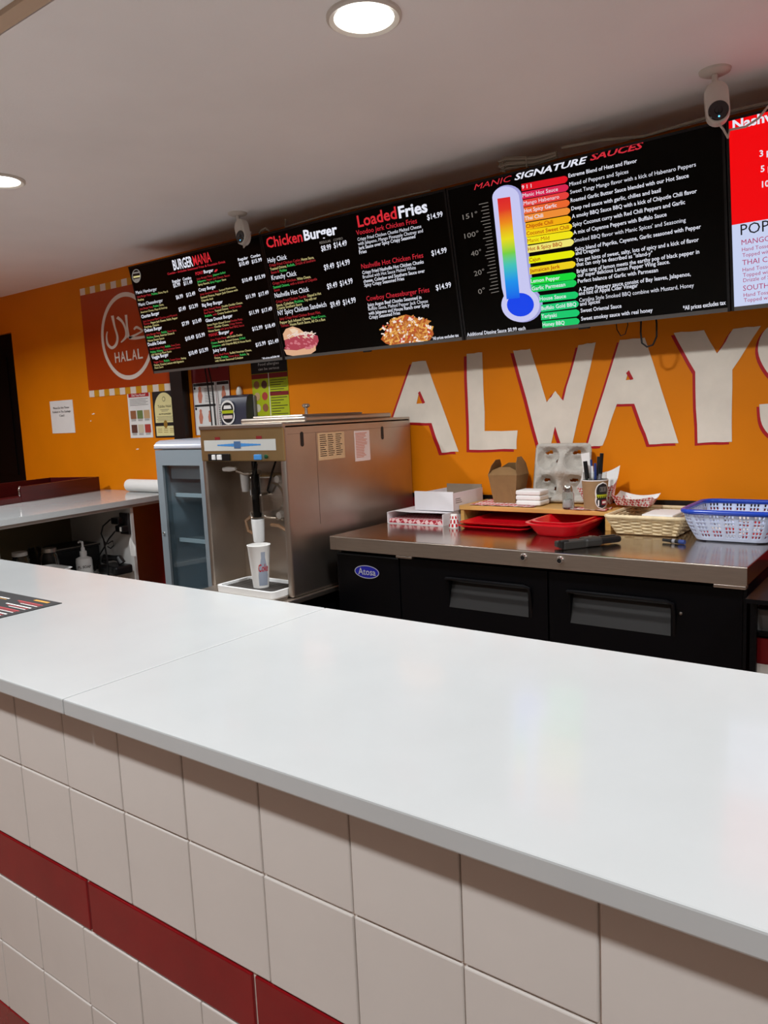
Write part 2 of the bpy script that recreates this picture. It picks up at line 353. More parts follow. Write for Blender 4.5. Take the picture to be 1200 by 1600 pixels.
# ================================================================== SERVICE COUNTER
CT, CB, CF = 1.07, 1.195, .592            # top height, back edge, front edge
CX0, CX1, SEAM = -3.4, 1.6, -1.058
TY = .635
cnt = thing('service_counter', 'long service counter faced with white and dark red glazed tiles', 'counter', ((CX0+CX1)/2,.9,0))
body = link('counter_body', MB().box((CX0,TY+.016,0),(CX1,CB-.03,1.044)), 'counter_core', cnt, False)
link('grout', MB().box((CX0,TY+.003,.11),(CX1,TY+.016,1.0435)), 'grout', cnt, False, 'pale tile grout')
link('toe_kick', MB().box((CX0,TY+.006,0),(CX1,TY+.016,.11)), 'black_trim', cnt, False)
def tile_rows(z0, z1, pitch, phase, m, gap, name='tile', hgap=None):
    hgap = hgap or gap
    src = None; k = math.ceil((CX0-phase)/pitch); w_ = pitch-gap
    while phase+(k+1)*pitch <= CX1:
        x = phase+k*pitch+pitch/2
        if src is None:
            mb = MB().rbox((x-w_/2,TY-.001,z0+hgap/2),(x+w_/2,TY+.010,z1-hgap/2), .0018, 2)
            src = link(name, mb, m, cnt); sx = x
        else:
            copy_at(src, LOC[cnt.name]+Vector((x-sx, random.uniform(-.0006,.0004), 0)), cnt)
        k += 1
WP, WPH, RP, RPH = .149, -.396, .388, -.727
for z0, z1 in ((.890,1.0435),(.736,.890),(.4985,.643),(.354,.4985),(.11,.261)): tile_rows(z0, z1, WP, WPH, 'tile_white', .0020, hgap=.0034)  # level joints widened, pale grout painted in for light on the tile bevels
for z0, z1 in ((.643,.736),(.261,.354)): tile_rows(z0, z1, RP, RPH, 'tile_red', .0055, hgap=.0040)
top = thing('quartz_countertop', 'polished white quartz countertop lying on the tiled service counter', 'countertop', ((CX0+CX1)/2,.9,1.0445))
link('slab', MB().rbox((CX0,CF,1.0445),(SEAM-.0007,CB,CT), .0025, 2), 'quartz', top)
link('slab', MB().rbox((SEAM+.0007,CF,1.0445),(CX1,CB,CT), .0025, 2), 'quartz', top)

# printed menu lying on the counter
A = PZ(97,943,CT); B = PZ(0,968,CT); C = PZ(0,924,CT)
u = (C-A).normalized(); v_ = Vector((-u.y,u.x,0))
if v_.dot(B-A) < 0: v_ = -v_
A0 = A; W_, H_ = .30, .216
mq = [A0, A0+u*W_, A0+u*W_+v_*H_, A0+v_*H_]
menu = solo('menu_sheet', MB().prism([p+Vector((0,0,.0003)) for p in mq], (0,0,.0012)), 'menu_dark', 'black laminated menu sheet lying on the white counter', 'menu', smooth=False)
ms = MB()
def mrect(a0, a1, b0, b1, mi): ms.add([A0+u*(W_*a)+v_*(H_*b)+Vector((0,0,.0019)) for a, b in ((a0,b0),(a1,b0),(a1,b1),(a0,b1))], [(0,1,2,3)], mi)
mrect(.10,.30,.05,.09,2)
for i in range(6):
    b = .16+i*.13
    mrect(.06,.42,b,b+.022,0 if i % 2 else 1); mrect(.06,.36,b+.04,b+.052,1); mrect(.06,.30,b+.066,b+.078,0)
    mrect(.55,.92,b,b+.022,0); mrect(.55,.85,b+.04,b+.052,2 if i % 3 == 0 else 1)
link('menu_print', ms, ['ink_white','ink_red','sign_yellow'], menu, False)

# ================================================================== MENU SCREENS
TB = Vector((0,2.713,1.7494)); TT = Vector((0,2.605,2.307))
TUV = (TT-TB).normalized(); TH = (TT-TB).length; TN = Vector((1,0,0)).cross(TUV)
TE = [-3.567,-2.575,-1.585,-.595,.395]
def tv_pt(x, v, d=0): return Vector((x,0,0))+TB+TUV*v+TN*d
def obox(mb, x0, x1, v0, v1, d0, d1):
    mb.prism([tv_pt(x0,v0,d0), tv_pt(x1,v0,d0), tv_pt(x1,v1,d0), tv_pt(x0,v1,d0)], TN*(d1-d0)); return mb
def make_tv(i, label, bg='screen_black'):
    x0, x1 = TE[i]+.002, TE[i+1]-.002
    t = thing('menu_screen', label, 'television', tv_pt((x0+x1)/2,0,-.03), 'menu screens above the back bar')
    link('casing', obox(MB(), x0, x1, 0, TH, -.070, -.002), 'bezel', t, False)
    b = .008
    fr = MB(); obox(fr, x0, x0+b, 0, TH, -.002, .003); obox(fr, x1-b, x1, 0, TH, -.002, .003); obox(fr, x0+b, x1-b, TH-b, TH, -.002, .003)
    link('bezel', fr, 'bezel', t, False)
    link('bottom_bezel', obox(MB(), x0+b, x1-b, 0, .013, -.002, .004), 'bezel_grey', t, False)
    xm = (x0+x1)/2
    link('brand_tab', obox(MB(), xm-.02, xm+.02, -.006, .0, -.010, .002), 'black_plastic', t, False)
    br = MB()
    for dx in (-.2,.2):
        a = tv_pt(xm+dx,.42,-.070); c = tv_pt(xm+dx,.15,-.070)
        br.box((xm+dx-.02,a.y-.002,a.z-.03),(xm+dx+.02,WALL_Y-.001,a.z)); br.box((xm+dx-.02,c.y-.002,c.z-.03),(xm+dx+.02,WALL_Y-.001,c.z)); br.box((xm+dx-.03,WALL_Y-.012,c.z-.05),(xm+dx+.03,WALL_Y-.001,a.z+.05))
    link('wall_bracket', br, 'black_metal', t, False)
    s = link('screen', obox(MB(), x0+b, x1-b, .013, TH-b, -.002, .0), bg, t, False)
    return t, s
t1, s1 = make_tv(0, 'black menu screen headed BURGER MANIA listing burgers')
t2, s2 = make_tv(1, 'black menu screen headed Chicken Burger and Loaded Fries')
t3, s3 = make_tv(2, 'black menu screen with rainbow thermometer of signature sauces')
t4, s4 = make_tv(3, 'menu screen with bright red top and pale blue lower half')
def screen_surface(s, crop): return Surface(s, TB, (1,0,0), TUV, crop)
Wt, Rd, Gr, Ye = SCR['white'], SCR['red'], SCR['green_small'], SCR['yellow_small']
# --- screen 1
S = screen_surface(s1, (180,350,4.6154)); L = 'lettering'
S.text(L,'BURGER',(425,333),(565,302),68,Wt,.022); S.text(L,'MANIA',(570,301),(697,270),68,SCR['red_title'],.012)
S.text(L,'Combo - Includes Seasoned Fries & Fountain Drink',(380,368),(797,279),15,Rd,.01)
for tx, a, b in (('Regular',(415,426),(476,412)),('Combo',(490,409),(551,396)),('Regular',(888,268),(960,251)),('Combo',(980,247),(1049,231))): S.text(L,tx,a,b,20,Wt,.02)
for tx, a, b in (('$5.99',(422,458),(473,446)),('$11.49',(497,443),(560,428)),('$6.99',(442,543),(493,531)),('$12.49',(516,527),(581,511)),('$7.49',(462,631),(513,618)),('$12.99',(537,614),(601,598)),
    ('$7.99',(485,736),(537,723)),('$13.49',(562,722),(626,704)),('$10.49',(510,843),(574,826)),('$15.99',(587,824),(651,808)),('$10.49',(535,949),(598,932)),('$15.99',(610,931),(675,915)),
    ('$10.49',(897,305),(968,290)),('$15.99',(988,286),(1061,268)),('$10.49',(918,423),(993,405)),('$15.99',(1010,404),(1086,386)),('$11.99',(945,541),(1016,524)),('$17.49',(1037,523),(1110,504)),
    ('$11.99',(970,657),(1041,640)),('$17.49',(1060,640),(1135,621)),('$12.99',(992,771),(1066,755)),('$18.49',(1085,755),(1158,738)),('$15.99',(1017,886),(1090,869)),('$21.49',(1107,869),(1182,852))): S.text(L,tx,a,b,26,Wt,.02)
for tx, a, b in (('Manic Hamburger',(153,507),(303,478)),('Manic Cheeseburger',(173,594),(346,560)),('Chorizo Burger',(193,681),(321,651)),('Deluxe Burger',(217,781),(340,756)),('Double Deluxe',(240,881),(367,859)),('Veggie Burger',(268,976),(388,951)),
    ('Crazy Burger',(605,488),(729,460)),('Big Boy Burger',(630,598),(778,570)),('Glaze Donut Burger',(655,709),(849,670)),('Juicy Lucy',(708,926),(804,907)),('Burger',(642,357),(711,342)),('Burger',(752,799),(826,784))): S.text(L,tx,a,b,22,Wt,.018)
S.text(L,'PONY',(583,371),(639,358),22,Rd,.018); S.text(L,'MANIC',(680,815),(748,801),22,Rd,.018)
D = [([('Juicy Burger Patty, ',Rd),('Pickles, ',Gr),('Onions, Mayo &',Ye)],(160,533),(386,491)),([('Ketchup',Ye)],(167,556),(213,547)),
 ([('Juicy Burger Patty, ',Rd),('Pickles, ',Gr),('Onions,',Ye)],(180,621),(355,586)),([('American Cheese, Mayo & Ketchup',Ye)],(186,645),(381,606)),
 ([('Juicy Seasoned Beef Chorizo and Mustard',Rd)],(203,710),(452,661)),([('Chorizo, ',Rd),('Pepper Jack Cheese, Relish, Pepper',Ye)],(208,730),(456,682)),([('Ketchup, Onions',Ye)],(214,752),(322,731)),
 ([('Juicy Burger Patty, ',Rd),('Relish, ',Gr),('House Sauce,',Rd)],(226,807),(447,771)),([('Pickles, ',Gr),('Onions, American Cheese &',Ye)],(232,828),(432,792)),([('House Sauce Sauce',Ye)],(238,850),(360,828)),
 ([('Double Burger Patty, ',Rd),('Relish, ',Gr),('House Cheese,',Rd)],(253,909),(474,873)),([('Pickles, Onions, ',Gr),('Double American Cheese,',Rd)],(258,932),(476,893)),([('with Signature Manic Sauce',Ye)],(262,951),(411,923)),
 ([('Veggie Patty, ',Rd),('Relish, ',Gr),('Tomato Onions, ',Rd),('Ketchup',Ye)],(280,1005),(516,971)),([('Onions, Crunchy Lettuce with Signature',Ye)],(283,1026),(500,995)),([('Manic Sauce',Ye)],(288,1046),(353,1034)),
 ([('Juicy Burger Patty, ',Rd),('Jalapeno Grilled',Gr)],(590,404),(800,354)),([('Jalapeno, ',Gr),('Pepper Jack Cheese, Bacon',Rd)],(594,424),(832,375)),([('Spicy Ranch, ',Ye),('Spicy Pepper ',Gr),('Sauce',Ye)],(600,446),(806,404)),
 ([('Juicy Smoked Patty, ',Rd),('Sauteed Mushrooms,',Ye)],(614,516),(876,459)),([('Sauteed Onions, Pepper Jack Cheese with',Ye)],(619,539),(890,480)),([('Chipotle Aioli',Ye)],(624,561),(712,543)),
 ([('Juicy Smash Patty, ',Rd),('Double Cheddar Cheese,',Ye)],(640,628),(925,572)),([('Beef Bacon, ',Rd),('Toasted Onions, ',Ye),('Turkey Sausage,',Rd)],(645,651),(918,593)),([('Relish, ',Gr),('with ',Rd),('Creamy Southern Sauce',Ye)],(650,672),(887,626)),
 ([('Sweet Maple Glazed Donut ',Ye),('Double Patty,',Rd)],(666,737),(925,690)),([('Bacon, ',Rd),('Cheddar Cheese, ',Ye),('Crispy Onions,',Rd)],(670,758),(922,713)),([('House Sauce ',Ye),('with Jerry Beef BBQ Sauce',Rd)],(675,781),(936,735)),
 ([('Juicy Triple Patty ',Rd),('with Double Cheddar',Ye)],(690,844),(924,803)),([('Cheese, ',Gr),('Relish, ',Ye),('Sauteed Onions, ',Ye),('Grilled',Gr)],(695,867),(943,826)),([('Jalapeno, ',Gr),('with Chipotle BBQ & House Ranch',Ye)],(700,889),(985,845)),
 ([('Juicy Beef Patty ',Rd),('Stuffed American Cheese,',Ye)],(715,954),(990,914)),([('Onions, ',Ye),('Pickles, ',Gr),('House Sauce, ',Rd),('Relish, ',Gr),('Top',Ye)],(719,974),(970,942)),([('with House Seasoned Coleslaw',Ye)],(723,995),(930,968))]
DIM = {Rd: SCR['red_small'], Gr: Gr, Ye: Ye}
for segs, a, b in D: S.line('menu_descriptions', [(t, DIM[m]) for t, m in segs], a, b, 14, .008)
S.text(L,'*All prices excludes tax',(1062,979),(1188,957),15,Wt,.02)
g = MB(); circ = lambda cx, cy, rx, ry, n=20: [(cx+rx*math.cos(2*math.pi*i/n), cy+ry*math.sin(2*math.pi*i/n)) for i in range(n)]
S.poly(g, circ(153,375,32,50), .0006, 0); S.poly(g, circ(153,372,26,42), .0010, 1)
S.poly(g, [(128,350),(178,342),(179,352),(129,360)], .0014, 2); S.poly(g, [(132,378),(180,370),(180,382),(134,390)], .0014, 3); S.poly(g, [(136,398),(176,391),(172,410),(145,414)], .0014, 0)
link('burger_emblem', g, [SCR['grey'],SCR['ink'],SCR['grey'],SCR['yellow_small']], s1, False)
pp = MB()
for cx, cy in ((727,336),(838,787)): S.poly(pp, [(cx-12,cy+6),(cx-2,cy-8),(cx+10,cy-12),(cx+13,cy-4),(cx+3,cy+8),(cx-8,cy+12)], .001, 0)
link('chili_icon', pp, [SCR['red']], s1, False)
# --- screen 2
S = screen_surface(s2, (400,290,3.75))
S.text(L,'Chicken',(66,366),(276,326),58,SCR['red_title'],.02); S.text(L,'Burger',(285,322),(480,283),58,Wt,.03)
S.text(L,'REGULAR',(375,343),(440,330),14,SCR['grey'],.01); S.text(L,'COMBO',(455,327),(510,315),14,SCR['grey'],.01)
for tx, a, b in (('$8.99',(385,385),(443,373)),('$14.49',(458,366),(535,350)),('$9.49',(402,496),(462,481)),('$14.99',(477,479),(553,461)),('$9.49',(420,607),(480,593)),('$14.99',(495,590),(570,572)),('$9.49',(440,715),(497,701)),('$14.99',(513,701),(588,684)),
    ('$14.99',(1005,202),(1096,181)),('$14.99',(1031,412),(1120,392)),('$14.99',(1057,614),(1146,595))): S.text(L,tx,a,b,31,Wt,.012)
for tx, a, b in (('Holy Chick',(72,453),(183,430)),('Krunchy Chick',(94,554),(240,526)),('Nashville Hot Chick',(113,658),(313,620)),('NY Spicy Chicken Sandwich',(132,761),(415,708))): S.text(L,tx,a,b,27,Wt,.008)
D = [([('Crispy Fried Chicken Cutlet, ',Rd),('House Sauce,',Ye)],(80,476),(345,426)),([('Toasted Onions, ',Ye),('Relish, ',Gr),('Drizzle of Southern',Rd)],(85,498),(353,442)),([('Sauce & ',Rd),('Pickles',Gr)],(90,518),(186,499)),
 ([('Crispy Fried Chicken, ',Rd),('White Cheese,',Ye)],(100,582),(327,539)),([('Sauteed Onions, ',Gr),('with a drizzle of Chipotle',Rd)],(103,604),(363,553)),([('Sauce',Rd)],(108,622),(145,614)),
 ([('Crispy Fried Chicken Tender, ',Rd),('Dipped in Hot',Ye)],(120,689),(387,637)),([('Sauce, Coleslaw, ',Ye),('Pickles, ',Gr),('Top with our',Ye)],(122,710),(361,664)),([('Creamy Southern Sauce',Ye)],(125,728),(275,700)),
 ([('Juicy Crispy Fried Chicken Breast Filet,',Rd)],(140,789),(384,748)),([('Pepper Jack Infused Cheese, ',Ye),('Mixed Greens,',Gr)],(143,811),(414,768)),([('Tomato, ',Rd),('House Ranch Sauce, All On a Bun',Ye)],(147,830),(411,790))]
for segs, a, b in D: S.line('menu_descriptions', [(t, DIM[m]) for t, m in segs], a, b, 15, .008)
S.text(L,'Loaded',(600,244),(828,191),66,SCR['red_title'],.02); S.text(L,'Fries',(840,191),(1008,152),66,Wt,.03)
for tx, a, b in (('Voodoo Jerk Chicken Fries',(590,291),(945,219)),('Nashville Hot Chicken Fries',(620,488),(982,421)),('Cowboy Cheeseburger Fries',(650,677),(1018,623))): S.text(L,tx,a,b,28,Rd,.004)
for tx, a, b in (('Crispy Fried Chicken Chunks Melted Cheese',(597,325),(970,247)),('with Jalapeno, Mango Pineapple Chutney and',(600,351),(980,273)),('Jerk Sauce over Spicy Crispy Seasoned',(603,377),(935,306)),('Fries',(607,402),(650,392)),
 ('Crispy Fried Nashville Hot Chicken Chunks',(625,520),(984,455)),('Brushed with Hot Sauce Melted White',(628,545),(938,489)),('cheese, Coleslaw and Southern Sauce over',(632,570),(991,508)),('Spicy Crispy Seasoned Fries',(637,593),(870,553)),
 ('Juicy Angus Beef Chunks Seasoned in',(655,709),(971,663)),('Buffalo Sauce, Melted Pepper Jack Cheese',(660,732),(1009,685)),('with Jalapeno and House Ranch over Spicy',(662,758),(1017,708)),('Crispy Seasoned Fries',(665,783),(846,754))): S.text(L,tx,a,b,19,Wt,.014)
S.text(L,'*All prices excludes tax',(1033,905),(1190,884),17,Wt,.02)
rr = random.Random(3)
g = MB()                                                   # picture of the chicken sandwich
S.poly(g, [(158,870),(175,840),(215,825),(255,838),(285,862),(300,885),(190,915),(165,905)], .0006, 0); S.poly(g, [(195,842),(225,835),(250,850),(215,865)], .0009, 1)
S.poly(g, [(168,905),(240,880),(330,868),(362,880),(368,910),(350,950),(280,965),(190,965),(172,935)], .0010, 3)
S.poly(g, [(165,960),(240,965),(350,935),(352,965),(320,988),(230,1000),(180,990)], .0012, 0)
for k in range(46):
    x = rr.uniform(180,340); y = 872+rr.uniform(-14,14)-(x-250)*.05; dx, dy = rr.uniform(8,22), rr.uniform(-12,12)
    S.poly(g, [(x,y),(x+dx,y+dy),(x+dx+2,y+dy+5),(x+1,y+6)], .0014+.00002*k, 2 if k % 4 else 1)
for k in range(40):
    x = rr.uniform(178,350); y = rr.uniform(905,955); a = rr.uniform(4,13)
    S.poly(g, [(x-a,y),(x-a*.3,y-a*.8),(x+a*.8,y-a*.4),(x+a,y+a*.5),(x-a*.2,y+a*.7)], .0016+.00002*k, 4 if k % 2 else 3)
link('sandwich_picture', g, [SCR['bun'],SCR['bun_light'],SCR['slaw'],SCR['meat'],SCR['meat_b']], s2, False)
g = MB()                                                   # picture of loaded fries
S.poly(g, [(732,900),(760,850),(790,800),(840,765),(880,755),(930,770),(990,795),(1030,830),(1042,870),(1020,905),(960,918),(880,925),(800,938),(760,925)], .0006, 2)
for k in range(230):
    while True:
        x, y = rr.uniform(735,1040), rr.uniform(760,935)
        if ((x-888)/150)**2+((y-850-(888-x)*.06)/84)**2 < 1: break
    a = rr.uniform(0,6.28); l_, w_ = rr.uniform(8,26), rr.uniform(3,5.5); cx_, sy_ = math.cos(a), math.sin(a)
    mi = rr.choice([0,0,1,1,2,3,3,4]); 
    if mi in (3,4): l_ *= .5; w_ *= 1.3
    S.poly(g, [(x-cx_*l_-sy_*w_*-1, y-sy_*l_-cx_*w_), (x+cx_*l_+sy_*w_, y+sy_*l_-cx_*w_), (x+cx_*l_-sy_*w_, y+sy_*l_+cx_*w_), (x-cx_*l_-sy_*w_, y-sy_*l_+cx_*w_)], .0010+.000006*k, mi)
link('fries_picture', g, [SCR['fry'],SCR['fry_b'],SCR['fry_c'],SCR['fry_cream'],SCR['fry_red']], s2, False)
# --- screen 3
S = screen_surface(s3, (690,220,2.6087))
S.text(L,'MANIC',(133,201),(288,163),22,SCR['red'],.025,.3); S.text(L,'SIGNATURE',(298,161),(596,89),24,Wt,.025,.3); S.text(L,'SAUCES',(606,81),(825,29),25,SCR['red'],.025,.3)
LX = [(325,191),(328,224),(332,256),(335,287),(337,318),(342,350),(344,379),(348,409),(350,443),(355,487),(358,531),(362,573),(366,604),(398,645),(405,684),(405,717),(410,750)]
TP = [(515,153),(518,187),(520,218),(523,250),(525,282),(528,315),(533,347),(537,378),(540,410),(543,457),(547,500),(549,547),(551,577),(558,625),(560,662),(563,698),(563,733)]
NM = ['9 1 1','Manic Hot Sauce','Mango Habenaro','Hot Spicy Garlic','Thai Chili','Chipotle Chili','Coconut Sweet Chili','Manic Mild','Hot & Spicy BBQ','Cajun','Jamaican Jerk','Lemon Pepper','Garlic Parmesan','House Sauce','Buffalo Gold BBQ','Teriyaki','Honey BBQ']
EN = [367,475,480,470,415,455,520,440,492,403,484,483,505,508,550,470,502]
for i, ((lx, ly), (tx, ty)) in enumerate(zip(LX, TP)):
    g = MB(); hh = 14.5; ty += 2; k = (ty-ly)/(tx-lx)
    S.poly(g, [(lx,ly-hh),(tx-14,ty+14*-k*1-hh),(tx-4,ty-hh*.55),(tx,ty),(tx-3,ty+hh*.55),(tx-12,ty-12*k+hh),(lx+1,ly+hh)], .0006, 0)
    link('sauce_arrow', g, [AMAT[i]], s3, False)
    dark = i in (5,6,7,8,9,10)
    x0 = lx+3; x1 = EN[i]; S.text(L, NM[i], (x0, ly+7+k*3), (x1, ly+7+k*(x1-lx)), 15, (SCR['brownred'] if dark else Wt), .012)
for tx, a, b in (('Extreme Blend of Heat and Flavor',(518,150),(797,88)),('Mixed of Peppers and Spices',(522,185),(762,132)),('Sweet Tangy Mango flavor with a kick of Habenaro Peppers',(525,217),(1037,104)),('Roasted Garlic Butter Sauce blended with our Hot Sauce',(527,251),(1008,149)),
 ('Deep red sauce with garlic, chilies and basil',(530,284),(894,209)),('A smoky BBQ Sauce BBQ with a kick of Chipotle Chili flavor',(532,316),(1041,212)),('Spicy Coconut curry with Red Chili Peppers and Garlic',(535,350),(993,257)),('A mix of Cayenne Peppers with Buffalo Sauce',(538,382),(918,307)),
 ("Smoked BBQ flavor with Manic Spices' and Seasoning",(541,414),(996,330)),('Spicy blend of Paprika, Cayenne, Garlic seasoned with Pepper',(545,450),(1058,357)),('and Oregano',(547,466),(644,450)),('You get hints of sweet, salty, lots of spicy and a kick of flavor',(548,494),(1049,410)),
 ('that can only be described as "island-y"',(550,512),(860,465)),('Bright tang of lemon meets the earthy pop of black pepper in',(552,540),(1051,459)),('our super delicious Lemon Pepper Wing Sauce.',(555,556),(931,500)),('Perfect balance of Garlic with Parmesan',(556,580),(883,534)),
 ('A Zesty Peppery sauce consist of Bay leaves, Jalapenos,',(560,614),(1016,550)),('and hint of Apple Cider Vinegar',(560,630),(801,596)),('Carolina Style Smoked BBQ combine with Mustard, Honey',(562,657),(1029,596)),('and Spices',(565,673),(646,661)),
 ('Sweet Oriental Sauce',(568,700),(734,680)),('Sweet smokey sauce with real honey',(570,733),(861,697))): S.text('sauce_descriptions',tx,a,b,15.5,Wt,.012)
S.text(L,'*All prices excludes tax',(985,690),(1159,667),17,Wt,.015); S.text(L,'Additional Dipping Sauce $0.99 each',(105,797),(343,770),14,Wt,.012)
for tx, a, b in (('151°',(88,322),(148,307)),('100°',(95,399),(153,386)),('40°',(122,472),(164,461)),('20°',(135,552),(177,541)),('0°',(152,626),(180,617))): S.text(L,tx,a,b,20,SCR['grey'],0)
def thermo_outline(grow):
    # tube leans with the screen: axis from (262,215) to (305,600)
    pts = []; w_ = 55+grow
    for k in range(13):
        a = math.pi*k/12; pts.append((262-w_*math.cos(a), 232-(46+grow)*math.sin(a)))
    pts.append((300+w_+6, 600))
    for k in range(25):
        a = math.radians(-55+265*k/24); pts.append((322+(78+grow)*math.cos(a), 668+(70+grow)*math.sin(a)))
    pts.append((300-w_+1, 600))
    return pts
g = MB(); S.poly(g, [(x+8,y-2) for x, y in thermo_outline(4)], .0004, 1); S.poly(g, thermo_outline(0), .0009, 0)
S.poly(g, circ(322,668,55,48,28), .0014, 2)
link('thermometer_picture', g, [SCR['thermo'],SCR['thermo_edge'],SCR['blue']], s3, False)
g = MB(); S.poly(g, [(228,236),(280,228),(320,640),(266,646)], .0018, 0); link('thermometer_column', g, [THERMO], s3, False)
g = MB()
for k in range(27):
    f_ = k/26; y = 250+f_*362; xr = 190+f_*44; ln = 38 if k % 5 == 0 else (26 if k % 2 else 32)
    S.poly(g, [(xr-ln,y+ln*.22),(xr,y),(xr,y+2.6),(xr-ln,y+2.6+ln*.22)], .0008, 0)
link('thermometer_ticks', g, [SCR['grey']], s3, False)
# --- screen 4
S = screen_surface(s4, (1080,90,4))
x0, x1 = TE[3]+.010, TE[4]-.010
vs_ = (S.at((267,1045))-TB).dot(TUV)
g = MB(); g.poly([tv_pt(x0,vs_,.0006), tv_pt(x1,vs_,.0006), tv_pt(x1,TH-.008,.0006), tv_pt(x0,TH-.008,.0006)], 0); g.poly([tv_pt(x0,.013,.0006), tv_pt(x1,.013,.0006), tv_pt(x1,vs_,.0006), tv_pt(x0,vs_,.0006)], 1)
link('menu_background', g, [SCR['pure_red'],SCR['pale']], s4, False)
S.text(L,'Nashville',(260,452),None,58,Wt,.03,0,.0012,1.15)
for tx, p in (('3 pc',(428,620)),('5 pc',(435,716)),('10 pc',(443,812))): S.text(L,tx,p,None,38,Wt,.02)
S.text(L,'POPCORN',(310,1110),None,66,SCR['ink'],.0)
for tx, p in (('MANGO',(315,1172)),('THAI CHILI',(320,1298)),('SOUTHERN',(325,1458))): S.text(L,tx,p,None,32,SCR['magenta'],.0)
for tx, p in (('Hand Tossed',(318,1212)),('Topped with',(320,1247)),('Hand Tossed',(322,1338)),('Topped with',(324,1371)),('Drizzle of Sauce',(326,1404)),('Hand Tossed',(328,1496)),('Topped with',(330,1528))): S.text(L,tx,p,None,23,SCR['magenta'],.0)

# cables lying along the screen tops
def top_cable(pts, r, m, label):
    solo('power_cable', MB().tube([tv_pt(x, TH+dz+r*1.0, d) for x, dz, d in pts], r, 6), m, label, 'cable')
top_cable([(-2.42,.035,-.012),(-2.43,.002,-.012),(-2.3,.006,-.01),(-2.1,.012,-.012),(-1.9,.010,-.014),(-1.66,.004,-.012)], .0035, 'cable_grey', 'thin grey cable resting along the top of the chicken burger screen')
top_cable([(-1.12,.034,-.014),(-.98,.026,-.016),(-.85,.006,-.02),(-.70,.012,-.018),(-.62,.016,-.02),(-.40,.012,-.02),(-.1,.012,-.02)], .005, 'cable_grey', 'grey cable resting along the top of the sauce screen')
bun = MB()
for k in range(7):
    d = rr.uniform(-.022,-.004); h = .008+.006*k
    bun.tube([tv_pt(-1.34,TH+h,d), tv_pt(-1.36,TH+h+.006,d), tv_pt(-1.33,TH+h+.010,d), tv_pt(-1.22,TH+.006+.004*k,d), tv_pt(-1.14,TH+.012+.003*k,d)], .0035, 6)
bun.tube([tv_pt(-1.25,TH+.002,-.026), tv_pt(-1.25,TH+.042,-.022), tv_pt(-1.25,TH+.042,-.002), tv_pt(-1.25,TH+.002,.0)], .002, 5)
solo('cable_bundle', bun, 'cable_grey', 'tied bundle of grey cable on top of the sauce screen', 'cable')
knob = MB().tube([tv_pt(-2.60,TH+.004,-.02), tv_pt(-2.585,TH+.018,-.02), tv_pt(-2.555,TH+.022,-.02), tv_pt(-2.535,TH+.006,-.02)], .004, 6)
solo('cable_loop', knob, 'cable_grey', 'small grey cable loop where the two burger screens meet', 'cable')

# loops hanging under the sauce screen, cords behind the first screen
def hang(pts, y, r, label):
    solo('hanging_cable', MB().tube([PY(a,b,y) for a, b in pts], r, 6), 'cable_black', label, 'cable')
hang([(1002,494),(1001,520),(1003,536),(1011,542),(1020,539),(1026,526),(1026,506),(1025,496)], 2.77, .0032, 'thick black cable loop hanging below the sauce screen')
hang([(962,498),(964,515),(970,525),(977,522),(981,508),(980,497)], 2.77, .0018, 'thin black cable loop hanging below the sauce screen')
hang([(320,574),(324,600),(328,630),(331,662),(334,690)], 2.85, .0040, 'black cord hanging in front of the first aid poster')
hang([(325,573),(331,600),(334,630),(337,664),(340,690)], 2.85, .0040, 'second black cord hanging close to the towel dispenser')

# security cameras
def security_camera(base, down, face, scale, label):
    t = thing('security_camera', label, 'camera', base)
    b = Vector(base); dn = Vector(down).normalized(); fc = Vector(face); fc = (fc-dn*fc.dot(dn)).normalized(); sd = dn.cross(fc)
    link('ceiling_plate', MB().lathe([(.0005,-.012),(.030*scale,-.011),(.040*scale,-.006),(.042*scale,0)], base, 28), 'cream_plastic', t)
    j = b+Vector((0,0,-.012)); 
    link('swivel', MB().tube([j, j+Vector((0,0,-.012)), j+dn*.03], .008*scale, 10), 'cream_plastic', t)
    top_ = j+dn*.018; ln = .115*scale; hw = .031*scale; th = .030*scale
    out = []
    for k in range(13): a = math.pi*k/12; out.append((hw*math.cos(a), hw-hw*math.sin(a)))
    for k in range(13): a = math.pi+math.pi*k/12; out.append((hw*math.cos(a), ln-hw-hw*math.sin(a)))
    lp = []
    for d, s_ in ((-th,.80),(-th*.8,.97),(-th*.2,1.0),(th*.2,.97),(th*.3,.86)):
        lp.append([top_+sd*(a*s_)+dn*(ln/2+(c-ln/2)*s_)+fc*d for a, c in out])
    link('body', MB().loops(lp, 0, True, True), 'cream_plastic', t)
    c = top_+dn*(ln-hw*1.05)+fc*(th*.30)
    eye = link('lens_disc', MB().lathe([(hw*.84,-.003),(hw*.84,.003),(hw*.78,.005),(hw*.5,.004),(.0005,.004)], c, 28, fc), 'lens_black', t)
    link('lens', MB().lathe([(hw*.34,.004),(hw*.30,.007),(.0005,.009)], c, 18, fc), 'lens_black', eye)
    link('status_light', MB().lathe([(.0025,.0055),(.0005,.0062)], c+dn*(hw*.55), 10, fc), emi('status_blue' , (90,190,255), 3), eye)
    return t, top_+dn*ln, fc, sd
b2 = PZ(1117,110,CEIL_Z)
t_, e_, fc, sd = security_camera(b2, (.10,-.03,-1), (.35,-1,-.15), 1.06, 'white security camera on ceiling beside the red menu screen')
link('camera_cable', MB().tube([e_, e_+Vector((.012,0,-.018)), e_+Vector((.022,.01,-.04)), PY(1140,203,2.52), PY(1165,198,2.52), PY(1185,185,2.52), PY(1205,160,2.54)], .0035, 6), 'cable_white', t_)
b1 = PZ(371,333,CEIL_Z)
